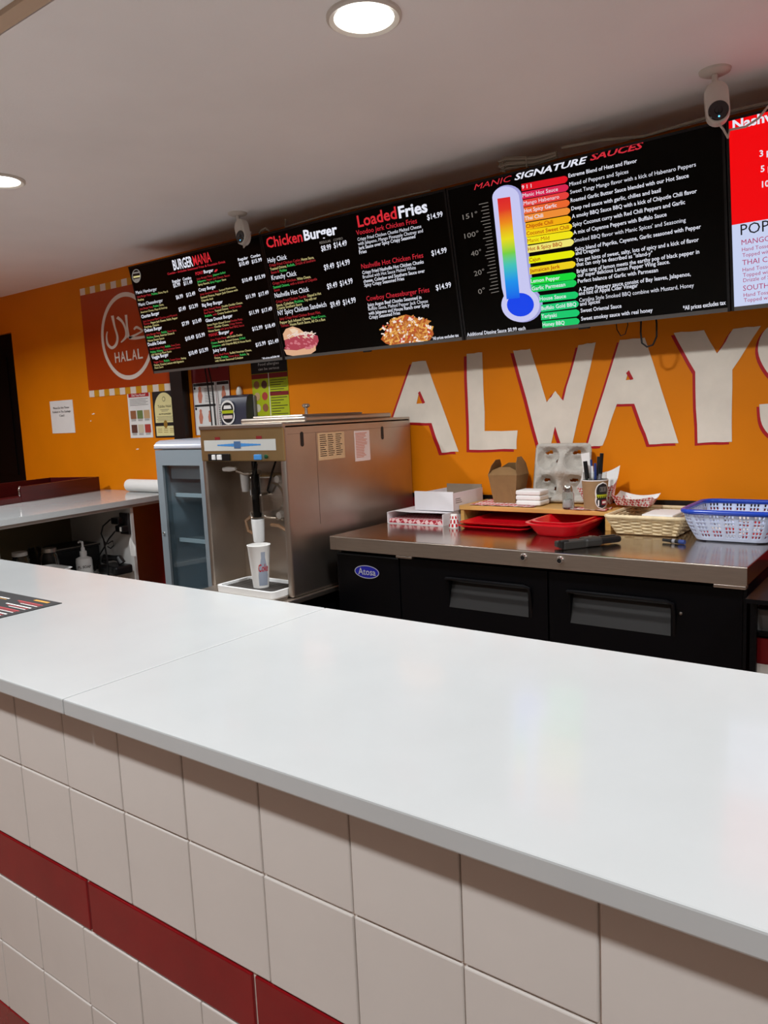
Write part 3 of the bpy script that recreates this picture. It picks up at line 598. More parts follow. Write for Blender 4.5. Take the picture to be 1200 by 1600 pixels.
t_, e_, fc, sd = security_camera(b1, (.30,-.10,-1), (.02,-1,-.35), 1.06, 'white security camera tilted over the burger menu screens')
link('camera_cable', MB().tube([e_, e_+Vector((.0,0,-.015)), PY(383,384,2.5), PY(385,378,2.52), PY(389,368,2.56), PY(392,362,2.60)], .003, 6), 'cable_white', t_)

# ================================================================== PAINTED LETTERS
S = Surface(wall_back, (0,WALL_Y,0), (1,0,0), (0,0,1), (600,500,2))
def painted(pts, hole=None, label=None):
    def build(p, h, lift, m, nm):
        mb = MB()
        if h:       # polygon with a hole: bridge the two outlines
            o = [S.at(q) for q in p]; i = [S.at(q) for q in h]
            bm = bmesh.new(); ov = [bm.verts.new(q) for q in o]; iv = [bm.verts.new(q) for q in i]
            es = [bm.edges.new((ov[k], ov[(k+1)%len(ov)])) for k in range(len(ov))]+[bm.edges.new((iv[k], iv[(k+1)%len(iv)])) for k in range(len(iv))]
            bmesh.ops.triangle_fill(bm, edges=es, use_beauty=True, normal=(0,-1,0)); bm.verts.index_update()
            mb.add([v.co+Vector((0,-lift,0)) for v in bm.verts], [[v.index for v in f.verts] for f in bm.faces]); bm.free()
        else: S.poly(mb, p, lift)
        return link(nm, mb, m, wall_back, False)
    o = build(pts, hole, .0016, 'letter_white', 'painted_letter')
    if label: o['label'] = label
    sh = [(x-9, y+8) for x, y in pts]
    build(sh, hole, .0008, 'letter_red', 'painted_outline')
def rough(pts, n=4, a=1.2):
    out = []
    for k in range(len(pts)):
        p, q_ = pts[k], pts[(k+1)%len(pts)]
        for j in range(n): out.append((p[0]+(q_[0]-p[0])*j/n+rr.uniform(-a,a), p[1]+(q_[1]-p[1])*j/n+rr.uniform(-a,a)))
    return out
A1 = [(88,131),(130,128),(233,411),(182,414),(148,321),(72,321),(40,410),(-6,410)]
painted(rough(A1), [(110,226),(127,260),(102,262)], 'white painted letter A with red outline')
painted(rough([(258,106),(308,101),(316,348),(418,346),(414,403),(268,406)]), None, 'white painted letter L with red outline')
painted(rough([(404,96),(457,91),(510,256),(536,222),(560,252),(608,78),(663,70),(586,396),(556,397),(534,334),(522,396),(487,398)]), None, 'white painted letter W with red outline')
painted(rough([(738,62),(816,55),(921,384),(830,388),(782,262),(728,262),(684,393),(634,395)]), [(765,160),(779,186),(756,188)], 'white painted letter A with red outline')
painted(rough([(905,40),(1000,32),(1042,105),(1092,28),(1178,18),(1090,155),(1087,380),(980,384),(972,162)]), None, 'white painted letter Y with red outline')
# red strokes inside the two A openings and down the Y and W arms
def stroke(pts, lift=.0024):
    mb = MB(); S.poly(mb, pts, lift); link('painted_outline', mb, 'letter_red', wall_back, False)
stroke([(107,228),(113,222),(129,258),(121,262)]); stroke([(757,166),(766,157),(780,184),(771,188)])
def ribbon(path, wd):
    P = [Vector((p[0], p[1])) for p in path]; a, b = [], []
    for i in range(len(P)):
        t = (P[min(i+1,len(P)-1)]-P[max(i-1,0)]).normalized(); n = Vector((-t.y, t.x)); w_ = wd[i] if isinstance(wd, (list,tuple)) else wd
        a.append(tuple(P[i]+n*w_/2)); b.append(tuple(P[i]-n*w_/2))
    return a+b[::-1]
def smooth_path(pts, n=5):
    out = []; P = [Vector(p) for p in pts]
    for i in range(len(P)-1):
        p0, p1, p2, p3 = P[max(i-1,0)], P[i], P[i+1], P[min(i+2,len(P)-1)]
        for j in range(n):
            t = j/n; out.append(tuple(.5*((2*p1)+(p2-p0)*t+(2*p0-5*p1+4*p2-p3)*t*t+(-p0+3*p1-3*p2+p3)*t**3)))
    out.append(tuple(P[-1])); return out
sp = smooth_path([(1330,60),(1280,28),(1215,40),(1192,95),(1225,160),(1290,205),(1320,270),(1290,345),(1235,350),(1203,318),(1196,262)], 6)
painted(ribbon(sp, 46), None, 'white painted letter S with red outline')

# ================================================================== SIGNS ON THE WALL
# red HALAL sign with a chequered edge
hx0, hx1, hz0, hz1 = -4.48, -3.845, 1.705, 2.298
sg = thing('halal_sign', 'reddish orange sign with white ring and HALAL lettering', 'sign', ((hx0+hx1)/2,WALL_Y,hz0-.045))
bd = link('sign_board', MB().box((hx0,WALL_Y-.006,hz0),(hx1+.18,WALL_Y,hz1)), 'sign_orange', sg, False)
S = Surface(bd, (0,WALL_Y-.006,0), (1,0,0), (0,0,1), (0,350,4))
ck, cy_ = MB(), MB()
for zz in (hz1, hz0-.042):
    n = 15; wq = (hx1+.18-hx0)/n
    for k in range(n):
        link('check', MB().box((hx0+k*wq,WALL_Y-.004,zz),(hx0+(k+1)*wq-.0003,WALL_Y,zz+.042)), 'sign_cream' if k % 2 == 0 else 'sign_yellow', sg, False)
rc = ((-4.301-3.79)/2+.01, 2.005); R = .258
ring = MB(); n = 56
vs = []
for k in range(n):
    a = 2*math.pi*k/n
    for r_ in (R, R-.026): vs.append((rc[0]+r_*math.cos(a), WALL_Y-.0072, rc[1]+r_*math.sin(a)))
ring.add(vs, [(2*k, 2*((k+1)%n), 2*((k+1)%n)+1, 2*k+1) for k in range(n)]); link('ring', ring, 'sign_cream', bd, False)
ar = MB()
for pts, wd in (([(838,660),(856,645),(895,668)],[10,16,10]),([(895,668),(850,692),(808,712)],[9,12,16]),([(808,712),(850,713),(912,704)],[18,18,14]),
                ([(788,568),(795,640),(806,712)],[16,12,16]),([(733,583),(766,612),(787,662),(788,706),(757,740)],[20,14,12,16,7]),
                ([(703,573),(717,640),(735,705),(727,752),(700,774),(674,750),(667,704),(672,672)],[18,12,13,16,18,14,9,6])):
    sm = smooth_path(pts, 5); m_ = len(sm)
    ws = [wd[min(int(i/(m_-1)*(len(wd)-1)), len(wd)-2)]*(1-(i/(m_-1)*(len(wd)-1)-min(int(i/(m_-1)*(len(wd)-1)), len(wd)-2)))+wd[min(int(i/(m_-1)*(len(wd)-1)), len(wd)-2)+1]*(i/(m_-1)*(len(wd)-1)-min(int(i/(m_-1)*(len(wd)-1)), len(wd)-2)) for i in range(m_)]
    S.poly(ar, ribbon(sm, ws), .0012)
link('arabic_lettering', ar, 'sign_cream', bd, False)
for k, ch in enumerate('HALAL'):
    a0 = 722+k*35.6; S.text('letter#%d' % k, ch, (a0,868-(a0-722)*.173), (a0+30,868-(a0+30-722)*.173), 62, 'sign_cream', .012)

# notices and posters: sheet() makes a thin board on the wall
def sheet(name, x0, x1, z0, z1, m, label, cat, th=.0025, y=WALL_Y):
    o = solo(name, MB().box((x0,y-th,z0),(x1,y,z1)), m, label, cat, smooth=False)
    return o, Surface(o, (x0,y-th,z0), (1,0,0), (0,0,1)), x1-x0, z1-z0
o, S, W_, H_ = sheet('notice_sheet', -4.957, -4.683, 1.441, 1.658, 'white_paper', 'plain white notice about rubbish taped on orange wall', 'notice')
for i, tx in enumerate(('Please Do Not Throw','Rubbish In The Garbage','Can!!')):
    wd = (.19,.215,.06)[i]; S.wtext('lettering', tx, .135-wd/2, .163-.026*i, wd, .013, 'ink_black', .004)
o, S, W_, H_ = sheet('information_sheet', -4.085, -3.865, 1.395, 1.675, 'white_paper', 'white Did You Know leaflet with red header and food photos', 'poster')
g = MB(); S.wpoly(g, [(.012,.245),(.212,.245),(.212,.268),(.012,.268)], .0008, 0)
rr = random.Random(5)
for r_ in range(2):
    for c_ in range(3): S.wpoly(g, [(.018+c_*.066,.115-r_*.085),(.074+c_*.066,.115-r_*.085),(.074+c_*.066,.165-r_*.085),(.018+c_*.066,.165-r_*.085)], .0008, 1+(r_*3+c_) % 6)
for k in range(5): S.wpoly(g, [(.02,.232-.009*k),(.2-.02*(k%2),.232-.009*k),(.2-.02*(k%2),.2345-.009*k),(.02,.2345-.009*k)], .0008, 7)
for k in range(3):
    for r_ in range(2):
        for c_ in range(3): S.wpoly(g, [(.022+c_*.066,.02+.085*r_-.0045*k+.006),(.068+c_*.066,.02+.085*r_-.0045*k+.006),(.068+c_*.066,.0218+.085*r_-.0045*k+.006),(.022+c_*.066,.0218+.085*r_-.0045*k+.006)], .0008, 7)
link('printed_pictures', g, ['ink_red','food_a','food_b','food_c','food_d','food_e','food_g','ink_grey'], o, False)
S.wtext('lettering','Did You Know?',.045,.250,.135,.013,'ink_white',.02)
sheet('paper_sheet', -3.84, -3.622, 1.672, 1.86, 'grey_paper', 'pale paper sheet partly hidden behind the burger screen corner', 'notice')
o, S, W_, H_ = sheet('certificate', -3.842, -3.63, 1.392, 1.671, 'poster_dark', 'cream arch certificate on a dark border beside the black post', 'certificate')
g = MB(); pts = [(.014,.01),(.198,.01),(.198,.165)]+[(.106+.092*math.cos(a)*(1 if math.sin(a) < .99 else 0), .165+.098*math.sin(a)) for a in [math.pi*k/16 for k in range(1,16)]]+[(.014,.165)]
S.wpoly(g, pts, .0006, 0); S.wpoly(g, [(.014,.068),(.198,.068),(.198,.088),(.014,.088)], .0010, 1); S.wcirc(g, .106,.078,.017,.0014,2,ry=.024); S.wcirc(g, .106,.225,.014,.0010,1); S.wcirc(g, .106,.225,.011,.0014,0)
for k, wd in enumerate((.08,.06)): S.wpoly(g, [(.106-wd/2,.162-.008*k),(.106+wd/2,.162-.008*k),(.106+wd/2,.1645-.008*k),(.106-wd/2,.1645-.008*k)], .001, 3)
for k, wd in enumerate((.15,.13,.16,.14)): S.wpoly(g, [(.106-wd/2,.122-.008*k),(.106+wd/2,.122-.008*k),(.106+wd/2,.124-.008*k),(.106-wd/2,.124-.008*k)], .001, 3)
for k in range(3):
    for c_ in range(3): S.wpoly(g, [(.03+.055*c_,.05-.01*k),(.07+.055*c_,.05-.01*k),(.07+.055*c_,.0525-.01*k),(.03+.055*c_,.0525-.01*k)], .001, 2)
link('printed_arch', g, ['poster_cream','poster_dark','ink_gold','ink_grey'], o, False)
S.wtext('lettering','Tabiba Halal',.045,.176,.122,.015,'ink_black',.0); S.wtext('lettering','AUTHORIZED',.05,.134,.115,.008,'ink_black',.02)
o, S, W_, H_ = sheet('first_aid_poster', -3.475, -3.165, 1.40, 1.80, 'white_paper', 'white first aid poster with red header behind hanging cords', 'poster')
g = MB(); S.wpoly(g, [(0,.29),(.31,.29),(.31,.40),(0,.40)], .0006, 0); S.wpoly(g, [(.01,.272),(.185,.272),(.185,.288),(.01,.288)], .0006, 1); S.wpoly(g, [(.205,.272),(.30,.272),(.30,.288),(.205,.288)], .0006, 1)
S.wpoly(g, [(.195,0),(.1985,0),(.1985,.29),(.195,.29)], .0006, 0); S.wpoly(g, [(.01,.158),(.185,.158),(.185,.17),(.01,.17)], .0006, 1)
for x, z, s_ in ((.06,.22,1),(.055,.10,.9),(.13,.10,.7),(.255,.22,.9)):
    S.wpoly(g, [(x-.012*s_,z-.04*s_),(x+.010*s_,z-.042*s_),(x+.022*s_,z),(x+.012*s_,z+.03*s_),(x-.008*s_,z+.028*s_),(x-.018*s_,z)], .0008, 2); S.wcirc(g, x+.002,z+.038*s_,.012*s_,.0009,2)
for x, z in ((.02,.262),(.02,.148)): S.wcirc(g, x, z, .008, .0008, 3)
for k in range(9): S.wpoly(g, [(.10,.255-.009*k),(.18,.255-.009*k),(.18,.2575-.009*k),(.10,.2575-.009*k)], .0007, 4); S.wpoly(g, [(.21,.16-.012*k),(.295,.16-.012*k),(.295,.163-.012*k),(.21,.163-.012*k)], .0007, 4)
link('printed_panels', g, ['poster_red','poster_dark','skin_print','ink_black','ink_grey'], o, False)
link('poster_frame', MB().box((-3.475,WALL_Y-.004,1.40),(-3.469,WALL_Y,1.80)).box((-3.171,WALL_Y-.004,1.40),(-3.165,WALL_Y,1.80)), 'poster_red', o, False)
o, S, W_, H_ = sheet('allergy_poster', -2.995, -2.735, 1.40, 1.775, 'poster_green', 'yellow green food allergy poster with black header', 'poster')
g = MB(); S.wpoly(g, [(0,.31),(.26,.31),(.26,.375),(0,.375)], .0006, 0); S.wpoly(g, [(0,.283),(.122,.283),(.122,.308),(0,.308)], .0006, 1); S.wpoly(g, [(.128,.283),(.26,.283),(.26,.308),(.128,.308)], .0006, 1); S.wpoly(g, [(.128,.192),(.26,.192),(.26,.212),(.128,.212)], .0006, 1); S.wpoly(g, [(.123,0),(.127,0),(.127,.31),(.123,.31)], .0006, 9)
for r_ in range(5):
    for c_ in range(2): S.wcirc(g, .034+.056*c_, .252-.06*r_, .021, .0008, 2+(r_*2+c_*3) % 7)
for k in range(6): S.wpoly(g, [(.135,.270-.012*k),(.25-.02*(k%3),.270-.012*k),(.25-.02*(k%3),.273-.012*k),(.135,.273-.012*k)], .0007, 0)
for k in range(9): S.wpoly(g, [(.135,.180-.014*k),(.25-.025*(k%3),.180-.014*k),(.25-.025*(k%3),.1835-.014*k),(.135,.1835-.014*k)], .0007, 0)
link('printed_panels', g, ['poster_dark','poster_red','food_a','food_f','food_c','food_d','food_e','food_g','food_b','ink_white'], o, False)
S.wtext('lettering','Food allergies',.055,.350,.15,.013,'grey_paper',.015); S.wtext('lettering','can be serious',.055,.326,.15,.013,'grey_paper',.015)

# paper towel dispenser
dp = thing('towel_dispenser', 'dark grey towel dispenser with burger sticker on orange wall', 'dispenser', (-3.05,WALL_Y,1.42))
y0 = 2.825; x0 = PY(345,640,y0).x; x1 = PY(385,640,y0).x; zt_ = PY(365,617,y0).z
pr = [(y0+.012,1.42),(y0,1.44),(y0-.004,1.50),(y0,zt_-.05),(y0+.010,zt_-.014),(y0+.030,zt_),(WALL_Y-.02,zt_),(WALL_Y-.02,1.42)]
link('cover', MB().prism([(x0,a,b) for a, b in pr], (x1-x0,0,0)), 'dispenser_plastic', dp)
link('back_shell', MB().rbox((x0+.006,WALL_Y-.022,1.42),(x1+.008,WALL_Y,zt_-.006), .008), 'dispenser_grey', dp)
link('wall_knob', MB().lathe([(.016,0),(.018,.02),(.010,.045),(.0005,.05)], PY(374,612,2.885)+Vector((0,0,-.02)), 14), 'cream_plastic', dp)
S = Surface(dp, (x0,y0-.006,1.42), (1,0,0), (0,0,1)); g = MB(); ex_, ez_ = .062, .100
S.wcirc(g, ex_, ez_+.018, .052, .002, 0, ry=.044); S.wcirc(g, ex_, ez_-.020, .052, .0021, 0, ry=.048); S.wcirc(g, ex_, ez_+.016, .044, .003, 1, ry=.034); S.wcirc(g, ex_, ez_-.018, .044, .0031, 1, ry=.040)
S.wpoly(g, [(ex_-.045,ez_-.008),(ex_+.045,ez_-.008),(ex_+.045,ez_+.008),(ex_-.045,ez_+.008)], .0036, 2)
S.wpoly(g, [(ex_-.030,ez_+.016),(ex_+.032,ez_+.016),(ex_+.026,ez_+.034),(ex_-.024,ez_+.034)], .004, 0); S.wpoly(g, [(ex_-.034,ez_-.036),(ex_+.036,ez_-.036),(ex_+.036,ez_-.018),(ex_-.034,ez_-.018)], .004, 3)
link('burger_sticker', g, ['ink_white','poster_dark','poster_green','label_pink'], dp, False)

# ================================================================== BACK BAR COOLER
KX0, KX1, KY0, KY1, KZ = -1.903, -.433, 2.194, 2.893, 1.02
ck = thing('back_bar_cooler', 'long black back bar cooler with stainless steel top and two doors', 'cooler', ((KX0+KX1)/2,(KY0+KY1)/2,0))
link('body', MB().box((KX0+.012,KY0+.05,.09),(KX1-.012,KY1-.01,.966)), 'black_metal', ck, False)
link('steel_top', MB().rbox((KX0,KY0+.004,.968),(KX1,KY1-.008,KZ), .003, 2), 'steel_top', ck)
link('front_lip', MB().rbox((KX0,KY0,.968),(KX1,KY0+.0039,KZ-.001), .0015, 2), 'steel', ck)
link('compressor_panel', MB().rbox((KX0+.014,KY0+.018,.12),(-1.596,KY0+.05,.955), .006), 'black_metal_door', ck)
for k in range(4):
    x = (KX0+.06, KX1-.06)[k % 2]; y = (KY0+.08, KY1-.08)[k//2]
    link('caster', MB().lathe([(.0005,0),(.03,0),(.034,.02),(.02,.05),(.02,.095)], (x,y,0), 14), 'black_plastic', ck)
def cooler_door(x0, x1, hx0, hx1):
    # door leaf with a real recess: lip bar above, pocket floor sloping back from its lower edge
    zt, zb, yf, yb = .902, .798, KY0+.018, KY0+.05
    d = link('door', MB().box((x0,yf,.12),(hx0,yb,.955)).box((hx1,yf,.12),(x1,yb,.955)).box((hx0,yf,.12),(hx1,yb,zb)).box((hx0,yf,zt),(hx1,yb,.955)).box((hx0,yb-.003,zb),(hx1,yb,zt)), 'black_metal_door', ck, False)
    link('pull_pocket', MB().prism([(hx0,yf,zb),(hx0,yb-.0032,zb),(hx0,yb-.0032,zt-.008)], (hx1-hx0,0,0)), 'dark_plastic', d, False)
    link('pull_bar', MB().tube([(hx0-.006,yf+.004,zt-.012),(hx0-.004,yf-.010,zt-.002),(hx0+.01,yf-.014,zt),(hx1-.01,yf-.014,zt),(hx1+.008,yf-.010,zt-.006),(hx1+.010,yf-.006,zt-.04),(hx1+.008,yf+.004,zb)], .0055, 8), 'black_metal', d)
    return d
cooler_door(-1.590, -1.020, -1.387, -1.087); d2 = cooler_door(-1.014, -.447, -.944, -.638)
link('rivet', MB().lathe([(.005,0),(.004,.002),(.0005,.003)], (-.610,KY0+.018,.868), 10, (0,-1,0)), 'steel_dark', d2)
for x in (-1.091, -.967):
    lk = link('lock', MB().lathe([(.013,0),(.013,.004),(.010,.008),(.007,.008)], (x,KY0,.998), 20, (0,-1,0)), 'chrome', ck)
    link('keyhole', MB().lathe([(.0075,.0075),(.0005,.0072)], (x,KY0,.998), 14, (0,-1,0)), 'black_plastic', lk)
link('hinge', MB().rbox((-1.60,KY0+.006,.957),(-1.53,KY0+.03,.966), .002), 'steel', ck); link('hinge', MB().rbox((-.52,KY0+.004,.957),(-.436,KY0+.03,.967), .002), 'steel', ck)
link('corner_post', MB().box((KX1-.013,KY0+.02,.1),(KX1-.004,KY0+.045,.962)), 'black_metal', ck, False)
# oval badge
bx, bz, by = -1.742, .891, KY0+.018
bg = MB(); n = 32
bg.add([(bx+.058*math.cos(2*math.pi*k/n), by-.003, bz+.025*math.sin(2*math.pi*k/n)) for k in range(n)], [tuple(range(n))], 0)
bg.add([(bx+r_*math.cos(2*math.pi*k/n), by-.0036, bz+q_*math.sin(2*math.pi*k/n)) for k in range(n) for r_, q_ in ((.0575,.0247),(.0545,.022))], [(2*k,2*((k+1)%n),2*((k+1)%n)+1,2*k+1) for k in range(n)], 1)
bd = link('badge', bg, ['blue_badge','badge_silver'], ck, False, 'blue oval maker badge')
S = Surface(bd, (bx-.058,by-.003,bz-.025), (1,0,0), (0,0,1)); S.wtext('badge_lettering','Atosa',.018,.014,.082,.024,'badge_silver',.012)

# ================================================================== FROZEN DRINK MACHINE ON ITS STAND
MX0, MX1, MY0, MY1, MZ0, MZ1 = -2.425, -1.967, 2.044, 2.86, .806, 1.455
st = thing('machine_stand', 'black metal stand carrying the frozen drink machine', 'stand', ((MX0+MX1)/2,2.4,0))
link('stand_top', MB().rbox((MX0-.012,1.885,.780),(MX1+.010,2.87,.800), .004), 'steel', st)
link('stand_body', MB().box((MX0+.02,1.93,.06),(MX1-.015,2.85,.7795)), 'black_metal', st, False)
for x, y in ((MX0+.06,1.98),(MX1-.06,1.98),(MX0+.06,2.8),(MX1-.06,2.8)): link('caster', MB().lathe([(.0005,0),(.03,0),(.03,.03),(.018,.06)], (x,y,0), 12), 'black_plastic', st)
mc = thing('frozen_drink_machine', 'stainless steel frozen drink machine with open dispensing bay', 'drink machine', ((MX0+MX1)/2,(MY0+MY1)/2,.8005))
BY = 2.225                                           # back of the dispensing bay
link('rear_housing', MB().box((MX0,BY,MZ0),(MX1-.0015,MY1,MZ1-.001)), 'steel_side', mc, False)
sp_ = link('side_panel', MB().rbox((MX1-.028,MY0,MZ0-.005),(MX1,MY1,MZ1), .010, 3), 'steel_side', mc)
link('side_panel', MB().rbox((MX0,MY0,MZ0-.005),(MX0+.020,BY+.02,MZ1), .006, 2), 'steel_side', mc)
link('panel_seam', MB().box((MX1-.001,2.2185,1.06),(MX1+.0006,2.2205,1.415)), 'steel_dark', sp_, False)
link('fold_line', MB().box((MX1-.001,MY0+.02,1.413),(MX1+.0005,MY1-.02,1.4145)), 'steel_dark', sp_, False)
for y in (2.141, 2.647):
    o = MB(); o.loops([[Vector((MX1+.0009, y+.009*math.cos(a), 1.392+(.020 if math.sin(a) > 0 else -.020)+.008*math.sin(a))) for a in [2*math.pi*(k+.5)/16 for k in range(16)]]], 0, False, True); link('vent_slot', o, 'black_plastic', sp_, False)
tp = link('top_panel', MB().rbox((MX0,MY0,MZ1-.02),(MX1,MY1,MZ1+.0005), .004), 'steel', mc)
lid = link('hopper_lid', MB().rbox((MX0+.07,2.20,MZ1+.001),(MX1-.03,2.76,MZ1+.022), .006).rbox((MX0+.10,2.24,MZ1+.022),(MX1-.08,2.62,MZ1+.030), .004), 'steel', mc)
link('lid_knob', MB().lathe([(.007,0),(.006,.026),(.016,.032),(.017,.040),(.010,.044),(.0005,.044)], (-2.19,2.42,MZ1+.030), 16), 'steel', lid)
# front header
hd = link('control_header', MB().rbox((MX0,MY0-.002,1.316),(MX1-.001,BY,MZ1), .004), 'steel_bronze', mc)
link('header_strip', MB().rbox((MX0-.001,MY0-.006,MZ1-.014),(MX1+.001,MY0+.01,MZ1+.002), .003), 'steel', hd)
S = Surface(hd, (MX0,MY0-.002,0), (1,0,0), (0,0,1)); g = MB()
S.wpoly(g, [(.022,1.357),(.418,1.357),(.418,1.399),(.022,1.399)], .0006, 0)
for k in range(12):
    a = .10+.02*k; S.wpoly(g, [(a,1.372+.002*abs(k-5.5)*.4),(a+.0202,1.372+.002*abs(k-5.5)*.4),(a+.0202,1.386-.002*abs(k-5.5)*.4),(a,1.386-.002*abs(k-5.5)*.4)], .0010, 1)
S.wpoly(g, [(.195,1.366),(.232,1.366),(.232,1.393),(.195,1.393)], .0014, 2)
for a in (.088, .318): S.wpoly(g, [(a,1.400),(a+.030,1.400),(a+.030,1.411),(a,1.411)], .0010, 3)
link('control_label', g, ['label_pale','label_blue','print_blue','poster_red'], hd, False)
for a0, a1, m_ in ((.045,.168,'black_plastic'),(.072,.090,'white_plastic'),(.102,.126,'white_plastic'),(.308,.340,'label_blue')):
    z0 = 1.318 if m_ == 'black_plastic' else 1.322; z1 = 1.346 if m_ == 'black_plastic' else 1.342
    link('switch', MB().rbox((MX0+a0,MY0-(.008 if m_ == 'black_plastic' else .013),z0),(MX0+a1,MY0-.001,z1), .002), m_, hd)
link('indicator', MB().lathe([(.008,0),(.008,.004),(.0005,.006)], (MX0+.365,MY0-.002,1.334), 14, (0,-1,0)), 'pen_green', hd)
# dispensing bay
link('bay_back', MB().box((MX0+.02,BY-.004,MZ0),(MX1-.028,BY,1.316)), 'steel_side', mc, False)
link('bay_floor', MB().box((MX0+.02,MY0-.004,MZ0-.005),(MX1-.028,BY,MZ0+.004)), 'steel', mc, False)
fd = link('freezer_door', MB().loops([rrect(-2.33,-2.112,-1.255,-1.068,-(BY-.004),.025), rrect(-2.33,-2.112,-1.255,-1.068,-(BY-.022),.025), rrect(-2.322,-2.12,-1.247,-1.076,-(BY-.026),.022)], 0, False, True).xf(Matrix(((1,0,0,0),(0,0,-1,0),(0,-1,0,0),(0,0,0,1)))), 'steel', mc)
rim = [Vector((p.x, BY-.027, -p.y)) for p in rrect(-2.318,-2.124,-1.243,-1.080,0,.022)]
link('door_gasket', MB().tube(rim, .006, 6, closed=True), 'chrome', fd)
link('door_bowl', MB().lathe([(.062,.024),(.055,.034),(.02,.040),(.0005,.041)], (-2.19,BY,1.16), 26, (0,-1,0)), 'steel', fd)
for x, z in ((-2.30,1.09),(-2.15,1.09),(-2.30,1.235),(-2.15,1.235)): link('door_knob', MB().lathe([(.016,.02),(.018,.034),(.014,.046),(.0005,.048)], (x,BY,z), 12, (0,-1,0)), 'grey_paper', fd)
SX, SY = -2.235, 2.145
vl = link('dispensing_valve', MB().lathe([(.026,1.08),(.026,1.17),(.020,1.175),(.020,1.25),(.026,1.252),(.026,1.272),(.012,1.276),(.012,1.316)], (SX,SY,0), 18), 'clear_plastic', mc)
link('valve_core', MB().lathe([(.014,1.085),(.014,1.255),(.009,1.26),(.009,1.316)], (SX,SY,0), 12), 'black_plastic', vl)
link('valve_body', MB().rbox((SX-.03,SY,1.10),(SX+.03,BY-.02,1.18), .008), 'steel', mc)
link('spout', MB().lathe([(.026,1.078),(.027,1.07),(.022,.985),(.018,.985),(.022,1.075)], (SX,SY,0), 20), 'white_plastic', mc)
hp = Vector((-2.335,2.10,1.285))
hl = link('draw_handle', MB().tube([(SX-.01,SY,1.26),(SX-.05,SY-.01,1.258),(SX-.075,SY-.03,1.272)], .005, 8), 'steel', mc)
link('handle_grip', MB().lathe([(.0005,-.033),(.008,-.030),(.011,0),(.008,.030),(.0005,.033)], (SX-.10,SY-.04,1.281), 12, (1,.25,.05)), 'white_plastic', hl)
link('agitator_paddle', MB().lathe([(.0005,0),(.014,0),(.019,.075),(.0005,.078)], (-2.305,SY+.01,1.185), 14), 'white_plastic', mc)
for pts in ([(-2.31,BY-.02,1.09),(-2.335,BY-.05,1.06),(-2.325,BY-.05,1.02),(-2.30,BY-.045,1.01),(-2.27,BY-.04,1.02)],[(-2.20,BY-.04,1.05),(-2.15,BY-.05,1.05),(-2.10,BY-.05,1.03),(-2.08,BY-.04,.985),(-2.05,BY-.03,.97)]):
    link('syrup_hose', MB().tube(pts, .0075, 8), 'hose', mc)
for pts in ([(-2.16,BY-.03,1.312),(-2.16,BY-.06,1.26),(-2.19,BY-.06,1.19),(-2.20,BY-.04,1.18)],[(-2.21,SY-.01,1.30),(-2.22,SY-.02,1.24),(-2.225,SY-.01,1.20)]):
    link('wire', MB().tube(pts, .004, 6), 'cable_black', mc)
link('splash_sticker', MB().box((-2.14,BY-.0055,.83),(-2.00,BY-.004,.945)), 'print_blue', mc, False); link('splash_sticker', MB().box((-2.14,BY-.0055,.95),(-2.01,BY-.004,.985)), 'label_pink', mc, False)
link('label_wave', MB().add([(-2.14,BY-.006,.855),(-2.00,BY-.006,.85),(-2.00,BY-.006,.885),(-2.06,BY-.006,.90),(-2.14,BY-.006,.88)], [(0,1,2,3,4)]), 'label_pale', mc, False)
# drip tray
dx0, dx1, dy0, dy1 = -2.31, MX1-.034, 1.968, 2.16
dt = thing('drip_tray', 'white plastic drip tray with grey grille under the spout', 'tray', ((dx0+dx1)/2,(dy0+dy1)/2,.8105))
lp = [rrect(dx0,dx1,dy0,dy1,.8112,.022), rrect(dx0-.002,dx1+.002,dy0-.002,dy1+.002,.836,.024), rrect(dx0+.010,dx1-.010,dy0+.012,dy1-.012,.836,.018), rrect(dx0+.012,dx1-.012,dy0+.014,dy1-.014,.822,.018)]
link('rim', MB().loops(lp, 0, True, True), 'white_plastic', dt)
gr = MB(); k = 0
while dy0+.02+k*.012 < dy1-.02: gr.box((dx0+.014,dy0+.018+k*.012,.823),(dx1-.014,dy0+.025+k*.012,.828)); k += 1
gr.box((dx0+.014,dy0+.016,.8222),(dx1-.014,dy1-.016,.8234))
link('grille', gr, 'tray_grille', dt, False, kind='stuff')
link('tray_ledge', MB().rbox((dx0-.09,dy0-.05,.8003),(dx1+.012,MY0-.006,.8110), .003), 'steel', dt)
# paper cup with red lettering
cx, cy = -2.143, 2.052; cz = .8282
cp = thing('paper_cup', 'white paper drink cup with red and silver print under spout', 'cup', (cx,cy,cz))
link('cup_wall', MB().lathe([(.0005,.004),(.029,.004),(.030,0),(.0435,.160),(.0455,.163),(.0455,.166),(.0425,.167),(.029,.006),(.0005,.006)], (cx,cy,cz), 36), 'white_paper', cp)
def cup_pt(a, h, off=.0006): r_ = .030+.0135*h/.16+off; return Vector((cx+r_*math.cos(a), cy+r_*math.sin(a), cz+h))
view = math.atan2(-cy, -cx)
pf = [(.010,.56),(.05,.56),(.075,.48),(.095,.33),(.12,.20),(.142,.20)]
bt = MB(); n_ = 12; vs = []
for h, a in pf:
    for k in range(n_+1): vs.append(cup_pt(view+.35-a+2*a*k/n_, h))
bt.add(vs, [(i*(n_+1)+k, i*(n_+1)+k+1, (i+1)*(n_+1)+k+1, (i+1)*(n_+1)+k) for i in range(len(pf)-1) for k in range(n_)])
link('bottle_print', bt, 'cup_silver', cp)
cp_txt = (cx, cy, cz, view)
